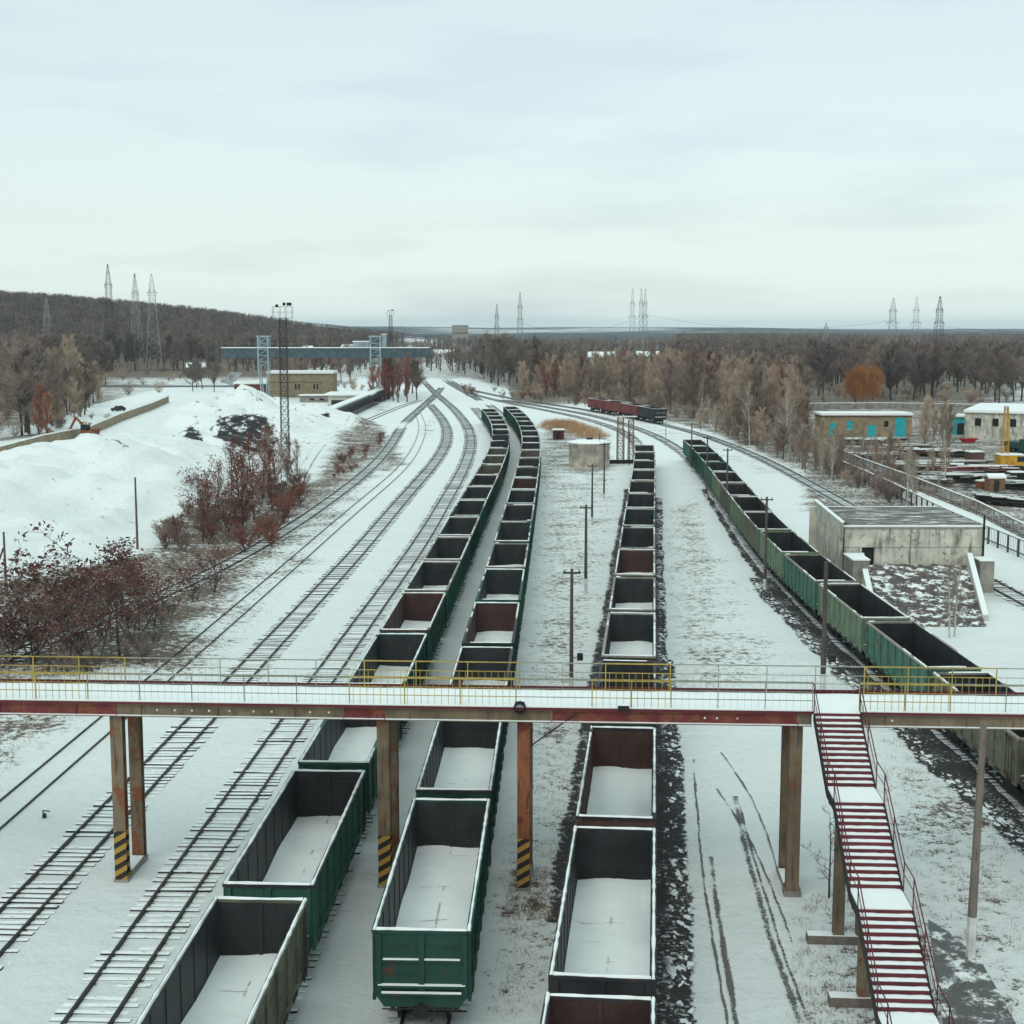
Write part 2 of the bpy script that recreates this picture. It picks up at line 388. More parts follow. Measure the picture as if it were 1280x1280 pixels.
ys = np.concatenate([np.arange(-220, 20, 20), np.arange(20, 380, 1.25), np.geomspace(381, 15000, 120)])
XX, YY = np.meshgrid(xs, ys); ZZ = H(XX, YY)
def inpoly(X, Y, poly):
    c = np.zeros(X.shape, bool); n = len(poly); j = n-1
    for i in range(n):
        xi, yi = poly[i]; xj, yj = poly[j]
        with np.errstate(divide='ignore', invalid='ignore'):
            t = ((yi > Y) != (yj > Y)) & (X < (xj-xi)*(Y-yi)/(yj-yi+1e-12)+xi)
        c ^= t; j = i
    return c
def PG(pts): return [G(a, b) for a, b in pts]
GR = np.full(XX.shape, .05); CO = np.zeros(XX.shape)
def region(arr, pts, v, world=False):
    k = inpoly(XX, YY, pts if world else PG(pts)); arr[k] = np.maximum(arr[k], v)
# dry grass showing through the snow
region(GR, [(-200,900),(0,860),(60,850),(200,830),(290,740),(330,700),(370,660),(300,650),(215,650),(190,690),(-200,760)], .66)
region(GR, [(200,668),(330,700),(395,640),(380,600),(330,610),(240,640)], .6)
region(GR, [(-50,1010),(20,960),(130,880),(120,860),(-100,870)], .52)
region(GR, [(375,625),(420,545),(455,530),(485,535),(480,560),(440,600),(395,640)], .62)
region(GR, [(478,560),(500,550),(510,580),(470,600)], .6)
region(GR, [(530,560),(545,530),(548,520),(540,515),(525,535)], .5)
region(GR, [(670,560),(760,560),(775,640),(755,760),(735,860),(655,860),(668,700)], .43)
region(GR, [(855,600),(880,640),(960,780),(1010,860),(880,860),(850,740)], .34)
region(GR, [(150,860),(260,860),(400,700),(470,600),(500,540),(480,545),(330,700),(230,770)], .44)
region(GR, [(605,1280),(640,1060),(655,880),(730,880),(710,1040),(680,1280)], .46)
region(GR, [(632,1150),(640,1085),(685,1085),(690,1150),(660,1240)], .62)
region(GR, [(672,552),(680,528),(715,525),(765,545),(770,590),(690,590)], .55)
region(GR, [(835,640),(870,620),(890,700),(900,860),(850,860),(835,740)], .44)
region(GR, [(840,880),(900,880),(900,960),(850,970)], .35)
region(GR, [(1000,1130),(1060,1110),(1200,1200),(1290,1290),(990,1290)], .48)
region(GR, [(1120,900),(1290,1000),(1290,1290),(1200,1290),(1130,1080),(1080,960)], .42)
region(GR, [(560,470),(600,478),(680,500),(760,510),(880,538),(1000,590),(1090,635),(1140,640),(1100,540),(1000,480),(600,440)], .62)
region(GR, [(585,505),(640,497),(760,520),(880,545),(980,590),(960,600),(850,555),(700,512)], .35)
region(GR, [(1000,640),(1130,640),(1300,700),(1300,500),(1000,500)], .62)
region(GR, [(-300,560),(0,552),(60,545),(100,522),(150,500),(150,440),(-300,440)], .62)
region(GR, [(150,500),(210,485),(500,470),(500,440),(150,440)], .40)
region(GR, [(0,640),(40,600),(200,545),(300,510),(400,520),(380,580),(240,600),(150,640)], .16)
region(GR, [(270,500),(500,505),(470,520),(420,495)], .5)
k = YY > 640; GR[k] = np.maximum(GR[k], .5)
k = (YY > 680) & (YY < 1800) & (XX < -110-.0*YY); GR[k] = 1.0
region(GR, [(640,505),(1290,505),(1290,450),(640,450)], .72)
# coal lying bare
region(CO, [(-50,700),(0,600),(120,570),(200,560),(230,600),(230,680)], .10)
region(CO, [(200,560),(230,545),(300,500),(400,515),(400,560),(300,575),(230,590)], .22)
region(CO, [(100,610),(160,590),(170,620),(130,630)], .30)
region(CO, [(224,572),(230,556),(246,554),(252,570)], .95)
region(CO, [(262,566),(275,546),(300,540),(335,546),(355,562),(330,570),(285,570)], .62)
region(CO, [(1195,612),(1290,625),(1290,590),(1190,590)], .5)
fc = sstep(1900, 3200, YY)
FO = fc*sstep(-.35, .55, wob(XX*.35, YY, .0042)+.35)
def mesh_grid(name, X, Y, Z, mats, cols):
    ny, nx = X.shape; v = np.stack([X, Y, Z], -1).reshape(-1, 3)
    i = np.arange(ny*nx).reshape(ny, nx)
    q = np.stack([i[:-1,:-1], i[:-1,1:], i[1:,1:], i[1:,:-1]], -1).reshape(-1, 4)
    me = bpy.data.meshes.new(name); me.vertices.add(len(v)); me.vertices.foreach_set('co', v.ravel())
    me.loops.add(q.size); me.loops.foreach_set('vertex_index', q.ravel().astype(np.int32))
    me.polygons.add(len(q)); me.polygons.foreach_set('loop_start', np.arange(0, q.size, 4, dtype=np.int32))
    me.update(calc_edges=True)
    if cols is not None:
        ca = me.color_attributes.new('mask', 'FLOAT_COLOR', 'POINT')
        ca.data.foreach_set('color', np.concatenate([cols, np.ones(cols.shape[:2]+(1,))], -1).reshape(-1).astype(np.float32))
    me.materials.append(mats); me.polygons.foreach_set('use_smooth', [True]*len(q)); me.update(); return me
def blur(a, n=1):
    for _ in range(n):
        a = (a+np.roll(a,1,0)+np.roll(a,-1,0)+np.roll(a,1,1)+np.roll(a,-1,1))/5
    return a
GR = blur(GR, 2); CO = blur(CO, 1)
def groundmat():
    a = NT('snowy_ground'); at = a.n('Attribute', attribute_name='mask'); s = a.n('SeparateColor'); a.l(at.outputs['Color'], s.inputs[0])
    g, c, fo = s.outputs[0], s.outputs[1], s.outputs[2]
    p = a.pos(); n1 = a.noise(p, 1.7, 9, .76); n2 = a.noise(a.pos((.8,1,1)), .20, 5, .6); n3 = a.noise(p, 7.5, 6, .75)
    t = a.math('ADD', a.math('MULTIPLY', n1, .50), a.math('ADD', a.math('MULTIPLY', n2, .22), a.math('MULTIPLY', n3, .28)))
    f = a.step(a.math('ADD', t, a.math('MULTIPLY', g, .27)), .622, .658)
    gc = a.mix(a.step(a.noise(p, 2.6, 7, .75), .36, .64), (.055,.042,.036), (.25,.195,.135))
    thin = a.math('MULTIPLY', a.step(a.math('ADD', n1, a.math('MULTIPLY', g, .2)), .50, .68), .16)
    sn = a.mix(thin, SNOW, (.50,.50,.47)); sn = a.mix(a.step(n2, .42, .62, 0, .07), sn, (.62,.65,.64))
    col = a.mix(f, sn, gc)
    tone = a.step(a.noise(p, .06, 4), .35, .65)
    cf = a.step(a.math('ADD', a.noise(p, .5, 8, .7), a.math('MULTIPLY', c, .5)), .68, .78)
    col = a.mix(cf, col, (.028,.028,.028))
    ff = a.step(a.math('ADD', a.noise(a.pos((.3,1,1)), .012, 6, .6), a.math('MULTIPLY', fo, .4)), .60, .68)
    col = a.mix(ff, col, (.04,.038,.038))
    a.col(col); a.rough(.8)
    h = a.math('ADD', a.math('MULTIPLY', n2, 1.6), a.math('MULTIPLY', n1, .45)); a.bump(h, .9, .5); return a.m
gm = mesh_grid('ground', XX, YY, ZZ, groundmat(), np.stack([GR, CO, FO], -1))
tag(link('ground', gm), 'snow covered ground of the rail yard and the land beyond', 'ground', kind='structure')

# ------------------------------------------------------------------ curves
def curve(pts, z=0.0, world=False, near=4.0, far=0, win=9, sw=1):
    w = np.array(pts if world else [G(a, b, z) for a, b in pts], float)
    o = np.argsort(w[:,1]) if not world else np.arange(len(w)); w = w[o]
    if near is not None:
        d = w[0]-w[min(2,len(w)-1)]; d /= np.linalg.norm(d); L = (w[0][1]-near)/max(.2, -d[1])
        if L > 0: w = np.vstack([w[0]+d*L, w])
    if far:
        d = w[-1]-w[-2]; d /= np.linalg.norm(d); w = np.vstack([w, w[-1]+d*far])
    s = np.concatenate([[0], np.cumsum(np.linalg.norm(np.diff(w, axis=0), axis=1))])
    t = np.arange(0, s[-1], 2.0); p = np.stack([np.interp(t, s, w[:,0]), np.interp(t, s, w[:,1])], 1)
    for _ in range(3*sw):
        q = np.pad(p, ((win,win),(0,0)), mode='reflect', reflect_type='odd')
        p = np.stack([np.convolve(q[:,k], np.ones(2*win+1)/(2*win+1), 'valid') for k in (0,1)], 1)
    return p
class Path:
    def __init__(s, p):
        s.p = p; s.s = np.concatenate([[0], np.cumsum(np.linalg.norm(np.diff(p, axis=0), axis=1))]); s.L = s.s[-1]
    def at(s, t): return np.array([np.interp(t, s.s, s.p[:,0]), np.interp(t, s.s, s.p[:,1])])
    def find_y(s, y): return float(np.interp(y, s.p[:,1], s.s))
    def frame(s, t):
        a, b = s.at(t-.5), s.at(t+.5); d = (b-a)/max(1e-9, np.linalg.norm(b-a)); return s.at(t), d, np.array([d[1], -d[0]])
def strip(path, t0, t1, x0, x1, z, mat, name, step=2.0, rag=0.0, uvm=True, seed=0):
    rs = random.Random(seed); v = []; f = []; uv = []
    n = max(2, int((t1-t0)/step)); wl = wr = 0
    for i in range(n+1):
        t = t0+(t1-t0)*i/n; c, d, nrm = path.frame(t)
        wr = .6*wr+rs.uniform(-rag, rag); wl = .6*wl+rs.uniform(-rag*.5, rag*.5)
        for q, ww in ((x0, wl), (x1, wr)):
            pt = c+nrm*(q+ww); v.append((pt[0], pt[1], z+float(H(pt[0], pt[1])))); uv.append(((q if uvm else (0 if q == x0 else 1)), t))
    for i in range(n): f.append((2*i, 2*i+1, 2*i+3, 2*i+2))
    me = bpy.data.meshes.new(name); me.from_pydata(v, [], f); me.materials.append(mat)
    ul = me.uv_layers.new(name='UVMap')
    for l in me.loops: ul.data[l.index].uv = uv[l.vertex_index]
    me.update(); return me
TR = 0
def track(label, pts, z=.15, world=False, dirty=False, sleepers=True, near=4.0, far=0, lev=0, sink=0.0):
    global TR; TR += 1
    P = Path(pts if isinstance(pts, np.ndarray) else curve(pts, z, world, near, far))
    root = thing('railway_track', label, 'railway track'); root['kind'] = 'structure'
    zz = .004+.003*TR
    link('ballast', strip(P, 0, P.L, -1.75, 1.75, zz, M['bed_dirty' if dirty else 'bed'], 'ballast'), root)
    rails = []
    for sgn in (-1, 1):
        m = MB(); n = int(P.L/2); prev = None
        for i in range(n+1):
            c, d, nr = P.frame(P.L*i/n); q = c+nr*sgn*.76
            cur = [(q+nr*o, hz) for o, hz in ((-.055, 0), (.055, 0), (.055, .02), (.034, .04), (.034, .17), (-.034, .17), (-.034, .04), (-.055, .02))]
            b = len(m.v); m.v += [(a[0], a[1], hz+zz-.015-sink) for a, hz in cur]
            if prev is not None:
                for k in range(8): m.f.append((prev+k, prev+(k+1)%8, b+(k+1)%8, b+k)); m.m.append(0)
            prev = b
        m.build('rail', M['rail'], root)
    if sleepers:
        m = MB(); t = .3; rs = random.Random(TR)
        while t < P.L-.3:
            c, d, nr = P.frame(t); hw = 1.30+rs.uniform(-.07, .06); h = zz+.02+rs.uniform(-.045, .025); e1, e2 = rs.uniform(-.03,.03), rs.uniform(-.03,.03); a = rs.uniform(-.02,.02)
            dd = d+nr*a; nn = nr-d*a
            pts4 = [c-nn*hw-dd*.125, c+nn*hw-dd*.125, c+nn*hw+dd*.125, c-nn*hw+dd*.125]
            m.hexa([(p[0], p[1], zz-.03) for p in pts4]+[(p[0], p[1], h+(e1 if q_ in (0,3) else e2)) for q_, p in enumerate(pts4)]); t += .50+rs.uniform(-.03,.03)
        o = m.build('sleepers', M['sleeper'], root); o['kind'] = 'stuff'
    return P

RIM = 3.58
cA = [(327,1124),(412,965),(418,956),(500,793),(532,740),(553,703),(567,672),(580,646),(592,623),(600,607),(609,594),(615,582),(620,571),(624,561),(627,552),(627,539),(624,528),(617,518),(607,508)]
cB = [(527,1164),(563.5,1002),(609,808),(621,752),(632,712),(639,679),(645,652),(650,630),(654,614),(657,599),(660,585),(662,574),(664,565),(665,557),(665,550),(663.5,542),(660,533),(656,526),(650,519),(643,512),(631,504)]
cC = [(752,1221),(770,1039),(778,915),(790,773),(793,725),(795,692),(797.5,666),(799,642),(801.5,625),(803,606),(804,595),(805.5,582),(806,572),(807,564),(807,556)]
cD = [(1241,870),(1186,830),(1104,771),(1042,727),(1001,695),(960,660),(938,630),(918,605),(896,580),(878,559)]
pA = track('rail track under the leftmost of the four wagon rows', curve(cA, RIM, far=60))
pB = track('rail track under the second wagon row, bending left far away', curve(cB, RIM, far=60))
wC = [G(a, b, RIM) for a, b in cC]+[G(795,546), G(770,535), G(720,520), G(670,511), G(625,502), G(580,490)]
pC = track('rail track under the third wagon row, bending left behind it', curve(wC, world=True))
wD = [G(a, b, RIM) for a, b in cD]+[G(862,572), G(838,553), G(800,536), G(750,521), G(690,510), G(625,500)]
pD = track('rail track under the wagon row on the right', curve(wD, world=True), dirty=True)
pE = track('track with bare sleeper rows beside the leftmost wagon row', [(107,1280),(171,1180),(271,1040),(370,895),(397,856),(436,800),(490,727),(527,680),(550,635),(571,602),(586,572),(590,547),(585,532),(567,510),(545,492),(530,477),(524,462)], dirty=True)
track('track passing left of the striped double column', [(-20,1185),(66,1095),(150,1008),(245,902),(291,855),(343,800),(457,680),(492,635),(520,605),(545,577),(560,552),(559,533),(550,519),(537,505)])
track('track of two thin rails in smooth snow', [(0,1016),(124,908),(193,852),(320,743),(392,680),(455,625),(505,585),(522,557),(530,534),(522,515)], sleepers=False, sink=.08)
track('track running behind the leafy shrubs', [(0,824),(110,785),(215,744),(320,689),(345,672),(420,620),(465,585),(490,555),(503,530),(545,493),(552,484)], dirty=True, near=None)
track('overgrown siding curving towards the loading ramp', [(332,670),(352,640),(367,615),(380,585),(396,560),(420,541),(455,527),(500,508),(525,500)], dirty=True, near=None, sleepers=False)
wL = [(42.3,20),(42.3,60),(42.2,123),G(1055,630),G(964,578),G(917,558),G(881,544),G(832,531),G(780,521),G(742,514),G(690,506),G(640,499),G(590,488)]
pL = track('track along the wood, carrying the red wagons', curve(wL, world=True))
track('main line leaving straight through the junction', [(650,540),(600,500),(560,478),(540,462),(528,452)][1:], near=None)
track('branch line curving across the junction to the right', [(590,492),(560,474),(542,458),(530,446)], near=None)
# coal dust lying beside the rows
def coal(label, P, y0, y1, x0, x1, z, rag, seed, mt='coal'):
    return tag(link('coal_strip', strip(P, P.find_y(y0), P.find_y(y1), x0, x1, z, M[mt], 'coal_strip', .8, rag, False, seed)), label, 'coal dust', kind='structure')
coal('black coal strip dotted with snow right of the third wagon row', pC, 34, 96, 1.2, 3.25, .055, .10, 1)
coal('narrower dark coal strip right of the far third wagon row', pC, 96, 190, 1.2, 2.7, .055, .10, 7)
coal('thin grey coal strip left of the third wagon row', pC, 52, 200, -3.0, -1.3, .052, .15, 5, 'speck')
coal('black coal strip left of the right wagon row', pD, 30, 128, -1.2, -3.7, .058, .2, 2)
coal('narrow sooty strip left of the far right wagon row', pD, 128, 200, -1.2, -2.5, .058, .2, 9, 'speck')
coal('black coal dust under the right wagon row', pD, 30, 172, 1.9, -1.25, .050, .1, 3)
# wheel ruts of a vehicle in the snow
def rut(label, pts, w, seed):
    P = Path(curve(pts, 0, near=None, win=3)); a = tag(link('wheel_rut', strip(P, 0, P.L, -w, w, .018+.002*seed, M['rut'], 'wheel_rut', .5, .04, False, seed)), label, 'wheel rut', kind='structure')
rut('wide dark wheel rut in the snow, the right one of the main pair', [(1008,1300),(980,1225),(955,1165),(940,1110),(930,1050),(915,985)], .26, 1)
rut('narrow wheel rut right beside the wide dark one', [(1018,1300),(992,1225),(966,1165),(949,1110),(936,1050),(918,985)], .13, 2)
rut('dark wheel rut in the snow, the left one of the main pair', [(925,1300),(908,1225),(896,1165),(889,1110),(888,1060)], .20, 3)
rut('thin wheel rut left of the main pair', [(914,1300),(897,1225),(884,1165),(876,1090),(872,1010),(866,940)], .11, 4)
rut('thin curved wheel rut crossing towards the tall olive column', [(990,1180),(972,1120),(955,1060),(925,1010),(895,985),(865,975)], .12, 5)
rut('thin curved wheel rut bending round near the tall olive column', [(975,1100),(965,1040),(950,990),(920,950),(890,935)], .10, 6)
# dark wet patch by the stairs
pw = [(1160,1150),(1185,1165),(1225,1200),(1245,1235),(1275,1290),(1180,1290)]
m = MB(); m.face([(*G(a, b), .03) for a, b in pw])
wet = NT('wet_asphalt_path'); wet.col(wet.mix(wet.step(wet.noise(wet.pos(), 1.1, 8, .72), .50, .60), (.10,.105,.10), SNOW)); wet.rough(.4)
tag(m.build('path', wet.m), 'grey wet path beside the foot of the stairs', 'path', kind='structure')

# ------------------------------------------------------------------ open wagons
WL, WH, FL = 12.7, 3.40, 1.25      # body length, rim and floor above the rail head
def rim_snow(seed, cover):
    rs = random.Random(seed); m = MB()
    def run(fn, L):
        n = int(L/.35); h0 = .05; on = True; prev = None
        for i in range(n+1):
            if rs.random() < .12: on = rs.random() < cover
            h0 = .6*h0+.4*rs.uniform(.015, .095); w = .047+rs.uniform(-.015, .022)
            a = L*i/n
            if on:
                cur = (a, h0, w)
                if prev is not None:
                    b = len(m.v)
                    for (q, h, ww) in (prev, cur):
                        m.v += [fn(q, -ww, 0), fn(q, -ww*.5, h), fn(q, ww*.5, h), fn(q, ww, 0)]
                    for k in range(3): m.f.append((b+k, b+k+1, b+k+5, b+k+4)); m.m.append(0)
                    m.f.append((b, b+1, b+2, b+3)); m.m.append(0); m.f.append((b+4, b+5, b+6, b+7)); m.m.append(0)
                prev = cur
            else: prev = None
    z = WH+.003
    for sx in (-1, 1): run(lambda q, o, h: (sx*1.49+o, -WL/2+q, z+h), WL)
    for sy in (-1, 1): run(lambda q, o, h: (-1.42+q, sy*(WL/2-.05)+o, z+h), 2.84)
    return m
def snow_layer(seed):
    rs = random.Random(seed); nx, ny = 9, 33; m = MB(); g = [[0]*nx for _ in range(ny)]
    ph = [rs.uniform(0, 6) for _ in range(4)]
    for j in range(ny):
        for i in range(nx):
            x = -1.39+2.78*i/(nx-1); y = -6.28+12.56*j/(ny-1)
            e = max(abs(x)/1.39, abs(y)/6.28)**6
            z = FL+.09+.03*math.sin(y*1.3+ph[0])+.03*math.sin(x*2.6+y*.4+ph[1])+.15*e*(.5+.5*math.sin(y*.9+ph[2]+x))+.025*math.sin(y*.55+x*1.7+ph[3])+rs.uniform(0,.012)
            m.v.append((x, y, z))
    for j in range(ny-1):
        for i in range(nx-1): m.f.append((j*nx+i, j*nx+i+1, (j+1)*nx+i+1, (j+1)*nx+i)); m.m.append(0)
    return m
def make_wagon():
    root = thing('open_wagon', 'x', 'freight wagon')
    nb = 8
    for s in (-1, 1):
        m = MB(); X = lambda a, b: (min(s*a, s*b), max(s*a, s*b))
        m.box(*X(1.445, 1.47), -WL/2, WL/2, FL, WH-.11, 0)                 # outer skin
        m.box(*X(1.41, 1.445), -WL/2+.06, WL/2-.06, FL, WH-.005, 1)          # lining
        m.box(*X(1.47, 1.565), -WL/2, WL/2, FL-.17, FL+.04, 0)             # bottom sill
        for k in range(nb+1):
            y = -WL/2+.10+(WL-.20)*k/nb; m.box(*X(1.47, 1.555), y-.075, y+.075, FL+.04, WH-.12, 0)
        for k in range(nb+1):
            y = -WL/2+.10+(WL-.20)*k/nb; yy_ = min(max(y, -WL/2+.12), WL/2-.12); m.box(*X(1.385, 1.4095), yy_-.05, yy_+.05, FL, WH-.13, 1)
        for k in range(nb):                                                # pressed door panels
            y = -WL/2+.10+(WL-.20)*(k+.5)/nb
            m.box(*X(1.47, 1.50), y-.60, y+.60, FL+.66, FL+.72, 0); m.box(*X(1.47, 1.50), y-.60, y+.60, FL+1.32, FL+1.38, 0)
            m.box(*X(1.565, 1.60), y-.30, y+.30, FL-.15, FL+.02, 2)           # hatch latches
        m.build('side_wall', [M['green'], M['inside'], M['iron']], root)
    for s in (-1, 1):
        Y = lambda a, b: (min(s*a, s*b), max(s*a, s*b)); e = WL/2; m = MB()
        m.box(-1.44, 1.44, *Y(e-.06, e-.03), FL, WH-.11, 1)
        m.box(-1.44, 1.44, *Y(e-.03, e), FL, WH-.11, 0)
        m.box(-.07, .07, *Y(e-.12, e-.062), FL, WH-.13, 1)
        for q in range(9): m.box(-1.40, 1.40, *Y(e-.085, e-.0605), FL+.18+.2*q, FL+.23+.2*q, 1)
        for x in (-1.36, 1.36, 0): m.box(x-.09, x+.09, *Y(e, e+.09), FL, WH-.12, 0)
        m.box(-1.25, -.11, *Y(e, e+.075), FL+1.12, FL+1.20, 0); m.box(.11, 1.25, *Y(e, e+.075), FL+1.12, FL+1.20, 0)
        for zz in (.70, 1.60):
            m.box(-1.25, -.11, *Y(e, e+.03), FL+zz, FL+zz+.05, 0); m.box(.11, 1.25, *Y(e, e+.03), FL+zz, FL+zz+.05, 0)
        m.box(-1.42, 1.42, *Y(e, e+.12), FL+.28, FL+.36, 0)
        m.box(-1.30, 1.30, *Y(e, e+.20), FL+.06, FL+.14, 0)
        b = e; m.hexa([(-1.2, *[Y(b-.02, b+.10)[0]], FL-.34), (1.2, Y(b-.02, b+.10)[0], FL-.34), (1.2, Y(b-.02, b+.10)[1], FL-.34), (-1.2, Y(b-.02, b+.10)[1], FL-.34),
                       (-1.46, Y(b-.02, b+.10)[0], FL+.05), (1.46, Y(b-.02, b+.10)[0], FL+.05), (1.46, Y(b-.02, b+.10)[1], FL+.05), (-1.46, Y(b-.02, b+.10)[1], FL+.05)], 0)
        ew = m.build('end_wall', [M['green'], M['inside']], root)
        sm = MB()
        sm.box(-1.22, 1.22, *Y(e+.012, e+.085), FL+1.204, FL+1.24); sm.box(-1.38, 1.38, *Y(e+.012, e+.115), FL+.364, FL+.40); sm.box(-1.26, 1.26, *Y(e+.125, e+.20), FL+.144, FL+.19)
        sm.build('ledge_snow', M['snow'], ew)
    m = MB()
    for s in (-1, 1):
        m.box(min(s*1.42, s*1.58), max(s*1.42, s*1.58), -WL/2, WL/2, WH-.11, WH)
        m.box(-1.42, 1.42, min(s*(WL/2-.09), s*(WL/2+.05)), max(s*(WL/2-.09), s*(WL/2+.05)), WH-.11, WH)
    m.build('top_rim', M['green'], root)
    m = MB(); m.box(-1.40, 1.40, -WL/2+.07, WL/2-.07, FL-.05, FL); m.box(-.2, .2, -WL/2, WL/2, FL-.42, FL-.05)
    for y in (-3.6, 3.6, 0): m.box(-1.3, 1.3, y-.12, y+.12, FL-.3, FL-.05)
    m.tube((.7, -1.2, FL-.55), (.7, .2, FL-.55), .22, n=10); m.box(-.9, -.5, -1.0, .6, FL-.7, FL-.3)
    m.build('underframe', M['iron'], root)
    snow_layer(1).build('snow_layer', M['snow_load'], root)
    rim_snow(1, .95).build('rim_snow', M['snow'], root)
    for yb in (-4.33, 4.33):
        m = MB()
        for s in (-1, 1):
            x0 = s*1.02
            m.box(min(x0-.07,x0+.07), max(x0-.07,x0+.07), yb-1.25, yb-.55, .42, .62); m.box(x0-.07, x0+.07, yb+.55, yb+1.25, .42, .62)
            m.hexa([(x0-.07, yb-.9, .30), (x0+.07, yb-.9, .30), (x0+.07, yb+.9, .30), (x0-.07, yb+.9, .30), (x0-.07, yb-.4, .85), (x0+.07, yb-.4, .85), (x0+.07, yb+.4, .85), (x0-.07, yb+.4, .85)])
        m.box(-.95, .95, yb-.25, yb+.25, .45, .84)
        bg_ = m.build('bogie', M['iron'], root)
        for ya in (yb-.925, yb+.925):
            w = MB()
            w.tube((-.9, ya, .475), (.9, ya, .475), .08, n=8)
            for s in (-1, 1): w.tube((s*.72, ya, .475), (s*.86, ya, .475), .475, n=18)
            w.build('wheelset', M['rail'], bg_)
    for s in (-1, 1):
        m = MB(); m.tube((0, s*(WL/2+.02), .95), (0, s*(WL/2+.50), .95), .11, n=8); m.box(-.22, .22, *sorted((s*(WL/2+.40), s*(WL/2+.60))), .78, 1.12)
        m.tube((.45, s*(WL/2+.05), .98), (.30, s*(WL/2+.38), .55), .03, n=5)
        m.tube((-1.25, s*(WL/2+.12), .85), (1.25, s*(WL/2+.12), .85), .025, n=5)
        m.build('coupler', M['iron'], root)
    m = MB(); x = 1.60
    for yy in (WL/2-.95, WL/2-.55): m.tube((x, yy, FL-.3), (x, yy, WH-.2), .018, n=4)
    for k in range(6): m.tube((x, WL/2-.95, FL-.2+.36*k), (x, WL/2-.55, FL-.2+.36*k), .014, n=4)
    m.build('ladder', M['iron'], root)
    return root
proto = make_wagon()
SNV = [snow_layer(s).mesh('snow_layer', M['snow_load']) for s in (2, 3, 4, 5)]
RSV = [rim_snow(s, c).mesh('rim_snow', M['snow']) for s, c in ((1,1.),(2,.95),(3,.8),(4,.45),(5,.3),(6,.2))]
used = [False]
def restyle(root, outer, inner, rim, snow=None, rs=None):
    for c in root.children:
        k = c.name.split('.')[0]
        if k in ('side_wall', 'end_wall'):
            c.material_slots[0].link = 'OBJECT'; c.material_slots[0].material = M[outer]
            c.material_slots[1].link = 'OBJECT'; c.material_slots[1].material = M[inner]
        elif k == 'top_rim': c.material_slots[0].link = 'OBJECT'; c.material_slots[0].material = M[rim]
        elif k == 'snow_layer' and snow: c.data = snow
        elif k == 'rim_snow' and rs: c.data = rs
def put_wagon(P, t, label, group, style, z=.20):
    a, b = P.at(t-4.33), P.at(t+4.33); c = (a+b)/2; d = b-a; rz = math.atan2(-d[0], d[1])
    rz += random.choice((0, math.pi)) if used[0] else 0
    if not used[0]: o = proto; used[0] = True; o.location = (c[0], c[1], z); o.rotation_euler = (0,0,rz); o['label'] = label; o['group'] = group
    else: o = copy_thing(proto, (c[0], c[1], z), rz, label, group)
    restyle(o, *style); return o
ORD = ['first','second','third','fourth','fifth','sixth','seventh','eighth','ninth','tenth','eleventh','twelfth','thirteenth','fourteenth','fifteenth','sixteenth','seventeenth','eighteenth','nineteenth','twentieth','twenty-first','twenty-second','twenty-third','twenty-fourth','twenty-fifth','twenty-sixth']
CN = {'green':'green','darkgreen':'dark green','palegreen':'faded green','olive':'olive','brown':'rusty brown','redwagon':'red','charcoal':'charcoal','tealgreen':'teal green'}
def train(P, y_first, n, colours, rowname, group, inner={}, y_is_near=True, rims={}, bare=False):
    t0 = P.find_y(y_first)+(WL/2 if y_is_near else -WL/2)
    for k in range(n):
        c = colours[k % len(colours)]; inn = inner.get(k, 'inside'); rs = RSV[0] if k < 2 else RSV[random.choice((1,2,3))] if k < 5 else RSV[random.choice((2,3,4,5))]
        ri = rims.get(k, c if random.random() < .35 else 'rimgrey' if k > 3 or bare else 'charcoal')
        if bare: rs = RSV[5] if k % 3 else RSV[4]
        w_ = put_wagon(P, t0+13.92*k, f'{CN[c]} open wagon, {ORD[k]} from the camera in the {rowname}', group, (c, inn, ri, random.choice(SNV), rs))
        if bare:
            for ch in list(w_.children):
                if ch.name.startswith('snow_layer'): bpy.data.objects.remove(ch)
def gy(px, py): return G(px, py, RIM)[1]
gd = 'wagons of the '
train(pA, gy(327,1124), 22, ['olive','green','green','darkgreen','green','green','green','darkgreen','green','darkgreen','green'], 'leftmost wagon row', gd+'leftmost row', {4:'inside_rust',11:'inside_olive',12:'inside_olive',13:'inside_olive',3:'inside'}, False, {4:'brown'})
train(pB, gy(527,1164), 22, ['darkgreen','darkgreen','charcoal','darkgreen','green','darkgreen','green','darkgreen','green','green','darkgreen'], 'second wagon row from the left', gd+'second row', {3:'inside_rust',9:'inside_rust',4:'inside',12:'inside_olive'}, True, {4:'green',3:'charcoal'})
train(pC, gy(752,1221)-13.92, 15, ['brown','charcoal','brown','darkgreen','charcoal','darkgreen','green','charcoal','darkgreen','brown','darkgreen'], 'third wagon row from the left', gd+'third row', {0:'inside_rust',2:'inside_rust',6:'inside_rust'}, True)
train(pD, gy(1104,771)-13.92*3-.4, 14, ['brown','olive','tealgreen','palegreen','tealgreen','palegreen','olive','palegreen','olive','palegreen','tealgreen','green','darkgreen','tealgreen'], 'wagon row on the right', gd+'right row', {}, True, bare=True)
tr = pL.find_y(G(832,531)[1])
for k in range(4):
    c = ['charcoal','redwagon','redwagon','redwagon'][k]
    lab = ['dark flat ended wagon at the near end of the short red row', 'red wagon nearest the dark one in the short row by the wood', 'red wagon in the middle of the short row by the wood', 'red wagon at the far end of the short row by the wood'][k]
    o = put_wagon(pL, tr+8+13.92*k, lab, 'short row of wagons by the wood', (c, 'inside', c, SNV[0], RSV[2]))

